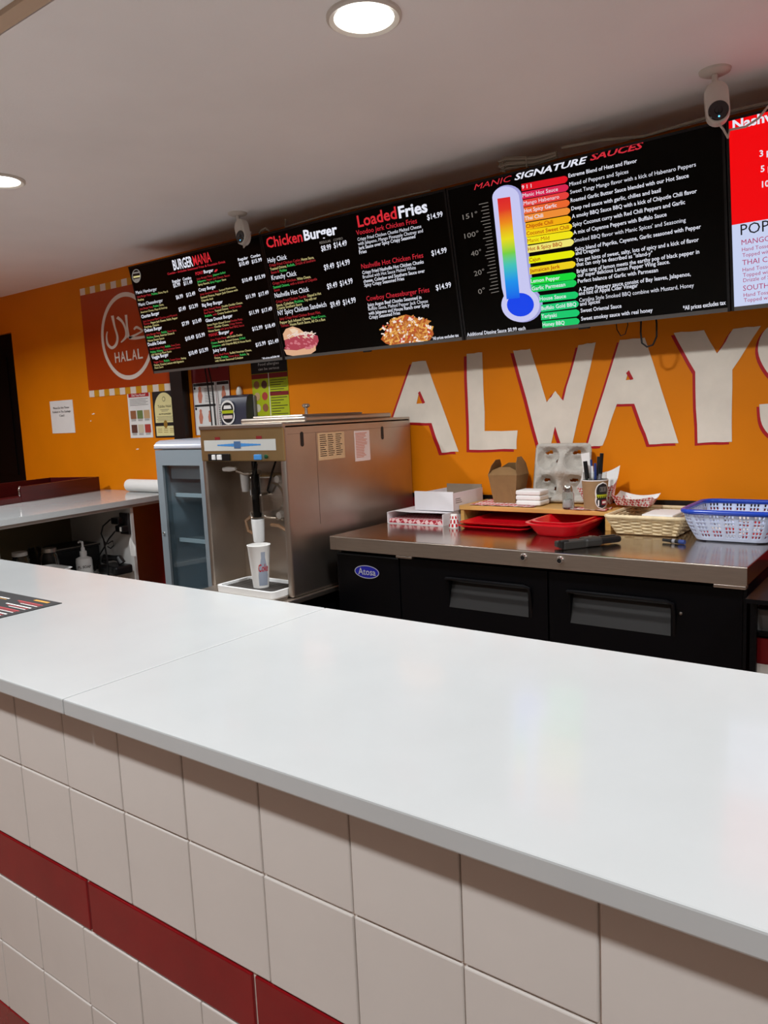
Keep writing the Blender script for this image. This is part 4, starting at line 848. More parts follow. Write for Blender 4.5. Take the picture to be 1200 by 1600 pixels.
# stickers on the machine side
def side_sticker(y0, y1, z0, z1, m_, ink, rows, cols, head):
    o = link('sticker', MB().box((MX1,y0,z0),(MX1+.0012,y1,z1)), m_, sp_, False); g = MB(); x = MX1+.0018
    W_, H_ = y1-y0, z1-z0
    for c_ in range(cols):
        a0 = y0+W_*(.06+c_*.9/cols); 
        for r_ in range(rows):
            l_ = W_*.9/cols*(.55+.3*rr.random()); z = z1-H_*(.08+.84*r_/rows)
            g.add([(x,a0,z-H_*.012),(x,a0+l_,z-H_*.012),(x,a0+l_,z+H_*.012),(x,a0,z+H_*.012)], [(0,1,2,3)])
    link('sticker_print', g, ink, o, False)
side_sticker(2.23,2.389,1.305,1.410,'label_tan','ink_black',11,3,1); side_sticker(2.455,2.555,1.284,1.408,'label_pink','skin_print',16,1,0)

# ================================================================== UPRIGHT GLASS DOOR FRIDGE
FX0, FX1, FY0, FY1, FZ = -3.062, -2.705, 2.30, 2.80, 1.352
fr = thing('display_fridge', 'slim grey upright display fridge with glass door', 'fridge', ((FX0+FX1)/2,(FY0+FY1)/2,0))
cb = MB().box((FX0,FY0+.045,.05),(FX0+.025,FY1,FZ)).box((FX1-.025,FY0+.045,.05),(FX1,FY1,FZ)).box((FX0+.025,FY1-.025,.05),(FX1-.025,FY1,FZ)).box((FX0+.025,FY0+.045,.05),(FX1-.025,FY1-.025,.09)).box((FX0+.025,FY0+.045,FZ-.03),(FX1-.025,FY1-.025,FZ))
link('cabinet', cb, 'fridge_grey', fr, False)
link('inner_liner', MB().box((FX0+.026,FY1-.028,.09),(FX1-.026,FY1-.0255,FZ-.03)).box((FX0+.0255,FY0+.05,.09),(FX0+.028,FY1-.028,FZ-.03)).box((FX1-.028,FY0+.05,.09),(FX1-.0255,FY1-.028,FZ-.03)), 'fridge_inner', fr, False)
pr = [(FY0+.0,FZ+.0),(FY0-.004,FZ+.006),(FY0-.002,FZ+.020),(FY0+.012,FZ+.034),(FY0+.035,FZ+.042),(FY1,FZ+.046),(FY1,FZ+.0)]
link('cap', MB().prism([(FX0-.002,a,b) for a, b in pr], (FX1-FX0+.004,0,0)), 'fridge_cap', fr)
fw = .045
dr = link('door', MB().box((FX0,FY0,.09),(FX0+fw,FY0+.04,FZ-.003)).box((FX1-fw,FY0,.09),(FX1,FY0+.04,FZ-.003)).box((FX0+fw,FY0,.09),(FX1-fw,FY0+.04,.16)).box((FX0+fw,FY0,FZ-.075),(FX1-fw,FY0+.04,FZ-.003)), 'fridge_grey', fr, False)
link('pane', MB().box((FX0+fw,FY0+.012,.16),(FX1-fw,FY0+.018,FZ-.075)), 'pane', dr, False)
link('header_panel', MB().box((FX0+fw+.002,FY0+.047,1.21),(FX1-fw-.002,FY0+.06,FZ-.032)), 'fridge_inner', fr, False)
for z in (.40,.64,.90,1.12):
    sh = MB(); sh.box((FX0+.03,FY0+.07,z),(FX1-.03,FY0+.08,z+.018)); 
    for k in range(12): sh.box((FX0+.035+k*.0255,FY0+.08,z+.004),(FX0+.038+k*.0255,FY1-.03,z+.008))
    link('shelf', sh, 'fridge_shelf', fr, False)
rk = MB()
for k in range(40): rk.box((FX0+.10,FY1-.036,.15+k*.026),(FX0+.112,FY1-.028,.162+k*.026))
link('shelf_rack', rk, 'black_plastic', fr, False, kind='stuff')
link('door_lock', MB().lathe([(.007,0),(.006,.006),(.0005,.007)], (FX0+.02,FY0,.95), 12, (0,-1,0)), 'chrome', dr)
for x, y in ((FX0+.04,FY0+.08),(FX1-.04,FY0+.08),(FX0+.04,FY1-.05),(FX1-.04,FY1-.05)): link('foot', MB().lathe([(.0005,0),(.02,0),(.02,.05)], (x,y,0), 10), 'black_plastic', fr)

# ================================================================== SIDE COUNTER (left)
fA, fB = Vector((-3.402,1.25,0)), Vector((-3.668,2.893,0)); bB, bA = Vector((-4.75,2.893,0)), Vector((-4.48,1.25,0))
up = lambda p, z: Vector((p.x,p.y,z))
sc_t = solo('side_countertop', MB().prism([up(p,1.042) for p in (fA,fB,bB,bA)], (0,0,.028)), 'quartz', 'white quartz top of the side counter running to the orange wall', 'countertop', smooth=False)
sc_c = thing('side_cabinet', 'open white cabinet under the side countertop with a shelf', 'cabinet', (-4.0,2.0,0))
def fx(y, d=0): return fA.x+(fB.x-fA.x)*(y-fA.y)/(fB.y-fA.y)-d
link('end_panel', MB().prism([(fx(2.53,.02),2.53,.0),(fx(2.55,.02),2.55,.0),(-4.42,2.55,.0),(-4.40,2.53,.0)], (0,0,1.0225)), 'cabinet_white', sc_c, False)
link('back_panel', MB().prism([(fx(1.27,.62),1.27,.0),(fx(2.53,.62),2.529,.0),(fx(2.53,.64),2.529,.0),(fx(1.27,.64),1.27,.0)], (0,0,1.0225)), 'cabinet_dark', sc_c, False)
link('top_rail', MB().prism([(fx(1.27,.03),1.27,1.0226),(fx(2.86,.03),2.86,1.0226),(fx(2.86,.9),2.86,1.0226),(fx(1.27,.9),1.27,1.0226)], (0,0,.019)), 'cabinet_white', sc_c, False)
SHZ = .665
link('shelf', MB().prism([(fx(1.27,.10),1.27,SHZ-.02),(fx(2.53,.10),2.529,SHZ-.02),(fx(2.53,.615),2.529,SHZ-.02),(fx(1.27,.615),1.27,SHZ-.02)], (0,0,.02)), 'cabinet_white', sc_c, False)
link('end_panel', MB().prism([(fx(1.25,.02),1.25,.0),(fx(1.268,.02),1.268,.0),(-4.42,1.268,.0),(-4.40,1.25,.0)], (0,0,1.0225)), 'cabinet_white', sc_c, False)
# sockets and plugs on the end panel
pl = link('socket_plate', MB().rbox((-3.715,2.515,.875),(-3.635,2.5298,.995), .004), 'pocket_grey', sc_c)
PLUG = {}
for px, py, w_ in ((186,814,.05),(192,826,.045)):
    p = PY(px,py,2.49); pg = MB().rbox((p.x-w_,2.47,p.z-.018),(p.x+.02,2.514,p.z+.018), .006)
    t = PLUG[py] = solo('power_plug', pg, 'black_plastic', 'black power plug in the upper socket' if py < 820 else 'black power adapter in the lower socket', 'plug')
link('plug_label', MB().box((p.x+.0,2.4685,p.z-.012),(p.x+.016,2.4698,p.z+.012)), 'grey_paper', t, False)
def cord(pts, y, r, m_, par): link('cord', MB().tube([PY(a,b,y) for a, b in pts], r, 6), m_, par)
cord([(172,812),(161,822),(158,834),(163,846),(166,850)], 2.46, .004, 'cable_black', PLUG[814])
cord([(180,830),(170,842),(163,855),(155,868),(152,882),(148,892),(141,897)], 2.44, .004, 'cable_black', PLUG[826])
cord([(168,850),(176,845),(178,852),(173,857),(168,854)], 2.46, .003, 'cable_black', PLUG[814])
solo('antenna', MB().tube([(-3.668,2.385,.6655),(-3.672,2.39,.76),(-3.69,2.39,.87)], .005, 6), 'black_plastic', 'thin black antenna rod standing upright on the cabinet shelf', 'antenna')
tp_ = PY(204,848,2.47); solo('paper_tag', MB().add([tp_+Vector((-.012,0,0)), tp_+Vector((.0,0,.03)), tp_+Vector((.026,.01,-.02)), tp_+Vector((.022,.012,-.075)), tp_+Vector((-.022,.01,-.075))], [(0,1,2,3,4)]).xf(Matrix()), 'white_paper', 'small white paper tag hanging under the sockets', 'tag', smooth=False)
# things on the shelf
def on_shelf(px, py, z=SHZ): return PZ(px,py,z)
p = Vector((-3.80,2.33,SHZ))
sb = thing('soap_bottle', 'white pump soap bottle with handwritten label on the shelf', 'bottle', p)
link('bottle_body', MB().lathe([(.0005,0),(.040,0),(.043,.006),(.043,.085),(.040,.10),(.018,.11),(.016,.12)], p, 24), 'white_plastic', sb)
pm = link('pump', MB().lathe([(.019,.118),(.019,.138),(.012,.142),(.010,.16),(.006,.162),(.006,.185)], p, 16), 'white_plastic', sb)
link('nozzle', MB().tube([p+Vector((.008,-.004,.188)), p+Vector((-.02,.0,.190)), p+Vector((-.042,.004,.184))], .006, 8), 'white_plastic', pm)
vd = (CAM-p); vd.z = 0; vd.normalize(); sd = Vector((-vd.y,vd.x,0))
SOAP = Surface(sb, p+vd*.0445, sd if sd.x > 0 else -sd, (0,0,1))
SOAP.wtext('lettering','PL. SOAP',-.033,.052,.066,.013,'ink_black',.012)
b0 = Vector((-3.72,2.02,SHZ)); bw = solo('plastic_tub', MB().loops([rrect(b0.x-.09,b0.x+.09,b0.y-.12,b0.y+.12,SHZ,.03), rrect(b0.x-.105,b0.x+.105,b0.y-.135,b0.y+.135,SHZ+.095,.035), rrect(b0.x-.111,b0.x+.111,b0.y-.141,b0.y+.141,SHZ+.098,.035), rrect(b0.x-.100,b0.x+.100,b0.y-.130,b0.y+.130,SHZ+.098,.03), rrect(b0.x-.086,b0.x+.086,b0.y-.115,b0.y+.115,SHZ+.006,.03)], 0, True, True), 'white_plastic', 'low white plastic tub on the cabinet shelf', 'tub')
for k, (x, y, lb) in enumerate(((-3.90,2.03,'small clear jar behind the white tub'),(-3.86,2.17,'small clear jar with dark contents behind the white tub'))):
    t = thing('jar', lb, 'jar', (x,y,SHZ)); link('jar_glass', MB().lathe([(.0005,0),(.045,0),(.048,.01),(.048,.13),(.036,.15),(.036,.16)], (x,y,SHZ), 20), 'glass', t)
    link('jar_lid', MB().lathe([(.038,.158),(.038,.178),(.0005,.180)], (x,y,SHZ), 20), ('grey_paper','steel')[k], t); link('jar_contents', MB().lathe([(.0005,.006),(.043,.006),(.043,.07),(.0005,.07)], (x,y,SHZ), 16), ('food_e','food_d')[k], t)
x, y = -3.93, 1.93; solo('squeeze_bottle', MB().lathe([(.0005,0),(.032,0),(.034,.12),(.026,.15),(.014,.155),(.012,.19),(.0005,.20)], (x,y,SHZ), 18), 'cream_plastic', 'pale squeeze bottle at the far end of the shelf', 'bottle')
bb = thing('black_box', 'black lidded box on the shelf behind the soap bottle', 'box', (-3.98,2.38,SHZ)); link('box_body', MB().rbox((-4.135,2.24,SHZ),(-3.915,2.505,SHZ+.135), .004), 'black_plastic', bb); link('box_lid', MB().rbox((-4.14,2.235,SHZ+.136),(-3.91,2.51,SHZ+.150), .004), 'dark_plastic', bb); link('lid_edge', MB().tube([(-3.909,2.238,SHZ+.150),(-3.909,2.508,SHZ+.150)], .003, 6), 'steel', bb)
bg_ = MB(); 
for k in range(9):
    a = k*.7; c_ = Vector((-3.985,2.165,SHZ+.102)); bg_.add([c_+Vector((.07*math.cos(a),.05*math.sin(a),-.10)), c_+Vector((.075*math.cos(a+.8),.055*math.sin(a+.8),-.10)), c_+Vector((.06*math.cos(a+.7),.05*math.sin(a+.7),.06+.03*math.sin(k*2.1))), c_+Vector((.055*math.cos(a),.045*math.sin(a),.08+.03*math.cos(k*1.7)))], [(0,1,2,3)])
solo('plastic_bag', bg_, 'clear_plastic', 'crumpled clear plastic bag among the jars', 'bag', smooth=False)
dv = thing('handset', 'black telephone handset and cradle on the shelf end', 'telephone', (-3.70,2.44,SHZ)); link('cradle', MB().rbox((-3.79,2.40,SHZ),(-3.62,2.512,SHZ+.05), .012), 'black_plastic', dv); link('receiver', MB().tube([(-3.775,2.44,SHZ+.06),(-3.765,2.44,SHZ+.085),(-3.70,2.45,SHZ+.088),(-3.66,2.455,SHZ+.088),(-3.645,2.46,SHZ+.06)], [.02,.022,.014,.02,.022], 10), 'black_plastic', dv)
for k in range(2): solo('storage_pot', MB().lathe([(.0005,0),(.055,0),(.06,.10),(.064,.10),(.064,.115),(.0005,.118)], (-3.42,2.74,.0+.118*k+.38), 20), 'grey_paper', ('grey lidded pot, lower of two stacked beside the glass fridge','grey lidded pot, upper of two stacked beside the glass fridge')[k], 'pot')
solo('low_crate', MB().rbox((-3.50,2.62,0),(-3.30,2.86,.3795), .006), 'black_plastic', 'low black crate standing on the floor beside the glass fridge', 'crate')

# cherry wood paper tray on the side counter
A, B = Vector((-4.205,2.235,CT)), Vector((-4.372,2.84,CT)); al = (B-A).normalized(); bk = Vector((al.y,-al.x,0)); bk = bk if bk.x < 0 else -bk
tr = thing('cherry_wood_tray', 'dark cherry wood open tray unit on the side countertop', 'tray', (A+B)/2)
def board(p, q_, z0, z1, th, m_, nm): link(nm, MB().prism([up(p,z0), up(q_,z0), up(q_+bk*th,z0), up(p+bk*th,z0)], (0,0,z1-z0)), m_, tr, False)
D_ = .38
board(A, B, CT+.002, CT+.088, .02, 'cherry', 'front_board'); board(A+bk*D_, B+bk*D_, CT+.002, CT+.088, .02, 'cherry', 'back_board')
board(B-al*.02+bk*.02, B+bk*.02, CT+.002, CT+.088, D_-.02, 'cherry', 'end_board')
board(A-al*.55+bk*.0, B, CT+.0002, CT+.002, D_, 'cherry', 'base_board'); board(A-al*.55, A-al*.002, CT+.002, CT+.030, .02, 'cherry', 'low_lip'); board(A-al*.55+bk*D_, A-al*.002+bk*D_, CT+.002, CT+.088, .02, 'cherry', 'back_board')
link('chrome_corner', MB().tube([up(A-al*.004,CT+.035)+bk*.01, up(A-al*.006,CT+.075)+bk*.01, up(A+al*.004,CT+.089)+bk*.01], .006, 8), 'chrome', tr)
solo('paper_roll', MB().lathe([(.012,-.22),(.036,-.22),(.038,-.21),(.038,.21),(.036,.22),(.012,.22)], (-3.85,2.845,CT+.0385), 24, (1,0,0)), 'white_paper', 'white paper roll lying on the side countertop against the wall', 'paper roll')

# ================================================================== THINGS ON THE COOLER TOP
Z0 = KZ+.0005
# flat carton of chequered sheets
x0, x1, y0, y1, h = -1.885, -1.612, 2.545, 2.86, .047
ct = thing('sheet_carton', 'flat open white carton holding red chequered paper sheets', 'carton', ((x0+x1)/2,(y0+y1)/2,Z0)); t_ = .003
link('carton_walls', MB().box((x0,y0,Z0),(x1,y1,Z0+t_)).box((x0,y0,Z0+t_),(x0+t_,y1,Z0+h)).box((x1-t_,y0,Z0+t_),(x1,y1,Z0+h)).box((x0,y1-t_,Z0+t_),(x1,y1,Z0+h)), 'white_card', ct, False)
link('carton_lid', MB().add([(x0-.001,y0-.002,Z0+h-.004),(x0+.03,y0+.01,Z0+h+.004),(x0+.10,y0+.012,Z0+h+.001),(x1,y0+.03,Z0+h+.0005),(x1,y1,Z0+h+.0005),(x0,y1,Z0+h+.0005)], [(0,1,2,3,4,5)]).box((x0+.06,y0+.1,Z0+h),(x1,y1,Z0+h+.002)), 'white_card', ct, False)
sh = solo('paper_sheets', MB().rbox((x0+.006,y0+.004,Z0+.0035),(x1-.006,y1-.008,Z0+.020), .002), 'gingham_box', 'stack of red chequered paper sheets inside the flat carton', 'paper')
# open white box on top
x0, x1, y0, y1, z0 = -1.785, -1.606, 2.615, 2.858, Z0+h+.0045; h = .078
ob = thing('white_box', 'open white cardboard box resting on the flat carton', 'box', ((x0+x1)/2,(y0+y1)/2,z0))
link('base', MB().box((x0,y0,z0),(x1,y1,z0+.003)), 'white_card', ob, False)
link('front_panel', MB().box((x0-.004,y0-.003,z0),(x1+.003,y0,z0+h)), 'white_card', ob, False)
link('side_panel', MB().box((x1-.003,y0,z0+.003),(x1,y1,z0+h-.006)), 'white_card', ob, False); link('side_panel', MB().box((x0,y0,z0+.003),(x0+.003,y1,z0+h-.01)), 'white_card', ob, False)
link('back_panel', MB().box((x0+.003,y1-.003,z0+.003),(x1-.003,y1,z0+h+.008)), 'card_inner', ob, False)
for k in range(3): link('printed_line', MB().box((x1,y0+.02,z0+.030+.008*k),(x1+.0006,y0+.07-.006*k,z0+.0325+.008*k)), 'ink_grey', ob, False)
# small chequered cup turned upside down
p = Vector((-1.556,2.538,Z0)); sq = MB()
cpu = thing('portion_cup', 'tiny white portion cup with red squares beside the bamboo riser', 'cup', p)
link('cup_wall', MB().lathe([(.021,0),(.0215,.002),(.013,.052),(.0005,.053)], p, 24), 'white_paper', cpu)
for lv, (za, zb) in enumerate(((.004,.016),(.018,.032),(.036,.046))):
    for k in range(8):
        a0 = 2*math.pi*(k+.5*(lv % 2))/8; a1 = a0+2*math.pi/16
        f = lambda a, z: p+Vector(((.0226-.0085*z/.05)*math.cos(a), (.0226-.0085*z/.05)*math.sin(a), z))
        sq.add([f(a0,za), f((a0+a1)/2,za), f(a1,za), f(a1,zb), f((a0+a1)/2,zb), f(a0,zb)], [(0,1,4,5),(1,2,3,4)])
link('red_squares', sq, 'ink_red', cpu)
# bamboo riser
RX0, RX1, RY0, RY1, RZ = -1.602, -.985, 2.655, 2.885, 1.092
rs = thing('bamboo_riser', 'low bamboo riser shelf on the steel cooler top', 'riser', ((RX0+RX1)/2,(RY0+RY1)/2,Z0))
link('shelf_board', MB().rbox((RX0,RY0,RZ-.018),(RX1+.012,RY1,RZ), .002), 'bamboo', rs)
link('leg', MB().box((RX0+.004,RY0+.004,Z0),(RX0+.020,RY1-.004,RZ-.0182)), 'bamboo', rs, False); link('leg', MB().box((RX1-.012,RY0+.004,Z0),(RX1+.008,RY1-.004,RZ-.0182)), 'bamboo', rs, False)
# chequered liners on the riser
def liner(x0, x1, y0, y1, z, nx, ny, amp, seed, label):
    r_ = random.Random(seed); ph = [r_.uniform(0,6) for _ in range(4)]; mb = MB(); vs = []
    for j in range(ny+1):
        for i in range(nx+1):
            x = x0+(x1-x0)*i/nx; y = y0+(y1-y0)*j/ny; e = 1 if (i in (0,nx) or j in (0,ny)) else .15
            vs.append((x+r_.uniform(-1,1)*.004*e, y+r_.uniform(-1,1)*.003*e, z+abs(amp*e*math.sin(i*1.3+ph[0])*math.cos(j*1.1+ph[1]))))
    mb.add(vs, [(j*(nx+1)+i, j*(nx+1)+i+1, (j+1)*(nx+1)+i+1, (j+1)*(nx+1)+i) for j in range(ny) for i in range(nx)])
    return solo('paper_liner', mb, 'gingham', label, 'paper', smooth=True)
liner(-1.565,-1.28,2.664,2.875,RZ+.0012,14,8,.004,2,'red chequered paper liner under the brown takeout box')
liner(-1.15,-.99,2.652,2.72,RZ+.0010,10,6,.010,5,'crumpled red chequered paper under the pen cup')
# brown takeout box
def kraft_box(c, label):
    kb = thing('takeout_box', label, 'box', c); cx, cy, cz = c
    w0, d0, w1, d1, H_ = .048, .040, .064, .054, .112
    a = [(-w0,-d0),(w0,-d0),(w0,d0),(-w0,d0)]; b = [(-w1,-d1),(w1,-d1),(w1,d1),(-w1,d1)]
    bt = [Vector((cx+x,cy+y,cz)) for x, y in a]; tp = [Vector((cx+x,cy+y,cz+H_)) for x, y in b]
    link('box_body', MB().add(bt+tp, [(0,3,2,1)]+[(k,(k+1)%4,4+(k+1)%4,4+k) for k in range(4)]), 'kraft', kb, False)
    def flap(p, q_, lean, hh, nm, notch=0):
        u_ = (q_-p); n_ = Vector((0,0,1)); pts = [p, q_, q_+u_*-.10+lean*.62+n_*hh*.62, q_+u_*-.36+lean+n_*hh, p+u_*.30+lean+n_*hh, p+u_*.08+lean*.62+n_*hh*.62]
        nrm = u_.cross(lean+n_*hh).normalized()*.0012
        link(nm, MB().prism(pts, nrm), 'kraft', kb, False)
    flap(tp[1], tp[2], Vector((-.012,0,0)), .072, 'side_flap'); flap(tp[3], tp[0], Vector((.016,0,0)), .060, 'side_flap')
    flap(tp[2], tp[3], Vector((0,-.016,0)), .045, 'back_flap'); flap(tp[0], tp[1], Vector((-.004,.040,0)), .030, 'front_flap')
    for s in (-1,1): link('fold_crease', MB().tube([(cx+s*(w0-.004),cy-d0-.0004,cz+.002),(cx+s*(w0-.016),cy-d0-.007,cz+.055)], .0008, 4), 'kraft_sleeve', kb)
kraft_box((-1.452,2.80,RZ+.002), 'brown kraft takeout box with half open flaps on the riser')
# grey moulded cup carrier leaning on the wall
def carrier():
    N = 56; W_ = .235; mb = MB(); vs = []; idx = {}; wells = [(-.058,.055),(.058,.055),(-.058,-.055),(.058,-.055)]
    def hgt(x, y):
        r_ = max(abs(x),abs(y)); z = .0
        z += .030*math.exp(-((abs(x)/.026)**2))*math.exp(-(y/.085)**4)+.030*math.exp(-((abs(y)/.024)**2))*math.exp(-(x/.085)**4)
        for wx, wy in wells:
            d = math.hypot(x-wx,y-wy); z -= .030*max(0,1-(d/.046)**2)**.5 if d < .046 else 0
            for s in (1,-1):
                z += .016*math.exp(-(((x-wx-s*.012)/.012)**2+((y-wy+s*.018)/.010)**2))
        z += .012*math.exp(-(((r_-.108)/.012)**2))
        return z
    def hole(x, y):
        for wx, wy in wells:
            dx, dy = x-wx, y-wy; d = math.hypot(dx,dy); a = math.atan2(dy,dx)
            if .024 < d < .036 and (abs(a-1.9) < .45): return True
            if .022 < d < .034 and (abs(a+.2) < .25): return True
        return False
    cn = .03
    for j in range(N+1):
        for i in range(N+1):
            x = -W_/2+W_*i/N; y = -W_/2+W_*j/N
            ax, ay = abs(x)-(W_/2-cn), abs(y)-(W_/2-cn)
            if ax > 0 and ay > 0:
                d = math.hypot(ax,ay)
                if d > cn: f_ = cn/d; x = math.copysign(W_/2-cn+ax*f_,x); y = math.copysign(W_/2-cn+ay*f_,y)
            idx[i,j] = len(vs); vs.append((x,y,hgt(x,y)))
    fs = []
    for j in range(N):
        for i in range(N):
            x = -W_/2+W_*(i+.5)/N; y = -W_/2+W_*(j+.5)/N
            if not hole(x,y): fs.append((idx[i,j],idx[i+1,j],idx[i+1,j+1],idx[i,j+1]))
    mb.add(vs, fs); return mb
cr = carrier()
lean = math.radians(78)
cr.xf(Matrix.Translation((-1.238,2.842,RZ+.118)) @ Matrix.Rotation(lean,4,'X'))
o = solo('cup_carrier', cr, 'pulp', 'grey moulded pulp cup carrier leaning against the orange wall', 'cup carrier')
md = o.modifiers.new('thickness','SOLIDIFY'); md.thickness = .003
# napkins
nk = thing('napkin_stack', 'stack of folded white napkins on the riser', 'napkins', (-1.315,2.74,RZ+.003))
for k in range(3):
    z = RZ+.003+.0195*k; j = rr.uniform(-.002,.002)
    link('napkin', MB().rbox((-1.372+j,2.700-j,z),(-1.268+j,2.785+j,z+.0192), .0060, 3), 'white_paper', nk)
# glass shaker
p = Vector((-1.142,2.672,RZ+.0005)); sk = thing('salt_shaker', 'small glass salt shaker with metal cap', 'shaker', p)
link('shaker_glass', MB().lathe([(.0005,.001),(.020,.001),(.022,.005),(.022,.055),(.017,.066),(.017,.070),(.0155,.070),(.0155,.066),(.0205,.054),(.0205,.006),(.0005,.004)], p, 20), 'glass', sk)
link('salt', MB().rbox((p.x-.0135,p.y-.0135,p.z+.0065),(p.x+.0135,p.y+.0135,p.z+.036), .004), 'salt', sk)
link('shaker_cap', MB().lathe([(.0175,.064),(.018,.080),(.014,.088),(.0005,.090)], p, 20), 'chrome', sk)
# paper boats
def boat(label, m4, w_=.075, d_=.05, h_=.038, fl=.022, dip=.32, low=1.0):
    def shell(off, flip):
        pts = []; n = 10
        base = [(-w_,-d_),(w_,-d_),(w_,d_),(-w_,d_)]; lo, hi = [], []
        for k in range(4):
            a, b = base[k], base[(k+1)%4]
            for i in range(n):
                t = i/n; x = a[0]+(b[0]-a[0])*t; y = a[1]+(b[1]-a[1])*t
                lo.append(Vector((x*(1-off),y*(1-off),off*.02))); rise = h_*(1-dip*math.sin(math.pi*t))*(low+(1-low)*(y/d_+1)/2); hi.append(Vector((x*(1+fl/w_)*(1-off*.5),y*(1+fl/d_)*(1-off*.5),rise)))
        return lo, hi
    lo, hi = shell(0,0); li, hi2 = shell(.012,1)
    root = thing('food_boat', label, 'food tray', m4.translation)
    link('outer_shell', MB().loops([lo,hi], 0, True, False).xf(m4), 'gingham_small', root, False); link('inner_shell', MB().loops([hi,hi2,li], 0, False, True).xf(m4), 'white_paper', root, False)
boat('red chequered paper food boat lying open beside the pen cup', Matrix.Translation((-.936,2.80,RZ+.0085)) @ Matrix.Rotation(.05,4,'Y') @ Matrix.Rotation(.06,4,'Z'), .056, .045, .040, .018)
boat('tall red chequered paper food boat standing behind the pen cup', Matrix.Translation((-1.064,2.780,RZ+.006)) @ Matrix.Rotation(math.radians(-4),4,'Y') @ Matrix.Rotation(math.radians(-4),4,'X'), .046, .012, .142, .026, .16, .50)
# pen cup
p = Vector((-1.050,2.702,RZ+.001)); pc = thing('pen_cup', 'kraft sleeved paper cup with burger emblem holding pens', 'cup', p)
link('sleeve', MB().lathe([(.040,0),(.0475,.104),(.0465,.104)], p, 36), 'kraft_sleeve', pc)
link('cup_wall', MB().lathe([(.0005,.003),(.039,.003),(.046,.104),(.0475,.105),(.0475,.108),(.0445,.108),(.037,.005),(.0005,.005)], p, 36), 'white_paper', pc)
link('clear_insert', MB().lathe([(.036,.02),(.0425,.135),(.0415,.135),(.035,.02)], p, 32), 'clear_plastic', pc)
va = math.atan2(-p.y,-p.x)+.60
def on_cup(a, h, off): r_ = .040+.0075*h/.104+off; return p+Vector((r_*math.cos(va+a), r_*math.sin(va+a), h))
def cup_shape(mb, cx, cz, rx, rz, off, mi, n=26): mb.add([on_cup(cx+rx*math.cos(2*math.pi*k/n), cz+rz*math.sin(2*math.pi*k/n), off) for k in range(n)], [tuple(range(n))], mi)
def cup_quad(mb, a0, a1, z0, z1, off, mi, n=8): mb.add([on_cup(a0+(a1-a0)*k/n, z, off) for z in (z0,z1) for k in range(n+1)], [(k,k+1,n+2+k,n+1+k) for k in range(n)], mi)
g = MB()
def cup_disc(cx, cz, rx, rz, off, mi):
    rows = 10; n = 8; prev = None
    for i in range(rows):
        za = -1+2*i/rows; zb = -1+2*(i+1)/rows; wa = math.sqrt(max(0,1-za*za)); wb_ = math.sqrt(max(0,1-zb*zb))
        vs = [on_cup(cx+rx*wa*(-1+2*k/n), cz+rz*za, off) for k in range(n+1)]+[on_cup(cx+rx*wb_*(-1+2*k/n), cz+rz*zb, off) for k in range(n+1)]
        g.add(vs, [(k,k+1,n+2+k,n+1+k) for k in range(n)], mi)
cup_disc(0,.062,.62,.040,.0012,0); cup_disc(0,.035,.62,.033,.0013,0); cup_disc(0,.068,.52,.029,.0020,1); cup_disc(0,.030,.52,.024,.0021,1)
cup_quad(g,-.50,.50,.044,.056,.0024,2)
for k in range(6): cup_quad(g,-.46+.16*k,-.38+.16*k,.043,.050,.0027,1)
cup_quad(g,-.26,.30,.066,.084,.0027,4); cup_quad(g,-.22,-.16,.070,.080,.0030,1); cup_quad(g,.0,.06,.070,.080,.0030,1); cup_quad(g,-.08,.44,.018,.036,.0027,3); cup_quad(g,-.02,.36,.023,.031,.0030,0); cup_quad(g,-.40,-.28,.014,.036,.0027,0)
link('burger_emblem', g, ['ink_white','poster_dark','poster_green','pen_red','ink_grey'], pc, True)
PENS = [((.022,-.012),(.085,.004,1),.196,'black_plastic','pen_grey','black capped marker leaning right in the pen cup',.0065),
 ((.008,.018),(.030,.02,1),.182,'dark_plastic','pen_grey','dark grey marker upright in the pen cup',.006),
 ((-.026,-.018),(-.10,-.03,1),.168,'black_plastic','pen_green','green marker with black cap in the pen cup',.0075),
 ((-.012,-.024),(-.16,0,1),.155,'pen_white','pen_red','red marker with white end in the pen cup',.0055),
 ((-.006,.010),(-.09,.03,1),.172,'pen_blue','pen_white','blue and white pen in the pen cup',.004),
 ((.004,-.026),(-.03,-.04,1),.150,'pen_white','pen_white','slim white pen in the pen cup',.004),
 ((.014,-.022),(.0,-.03,1),.160,'pen_blue','pen_grey','dark blue pen in the pen cup',.0045)]
for (dx, dy), d, ln, m1, m2, lb, r_ in PENS:
    b = p+Vector((dx*.55,dy*.55,.008)); dv_ = Vector(d).normalized()
    t = thing('pen', lb, 'pen', b); link('barrel', MB().tube([b, b+dv_*.008, b+dv_*(ln*.62)], [r_*.6,r_,r_], 10), m2, t); link('cap', MB().tube([b+dv_*(ln*.62), b+dv_*ln], [r_*1.12,r_*1.02], 10), m1, t)
cd = p+Vector((-.022,.008,.02)); solo('card_slip', MB().add([cd+Vector((-.010,0,0)), cd+Vector((.012,-.004,0)), cd+Vector((-.002,.0,.186)), cd+Vector((-.036,.004,.180))], [(0,1,2,3)]), 'white_paper', 'white card slip standing in the pen cup', 'card', smooth=False)
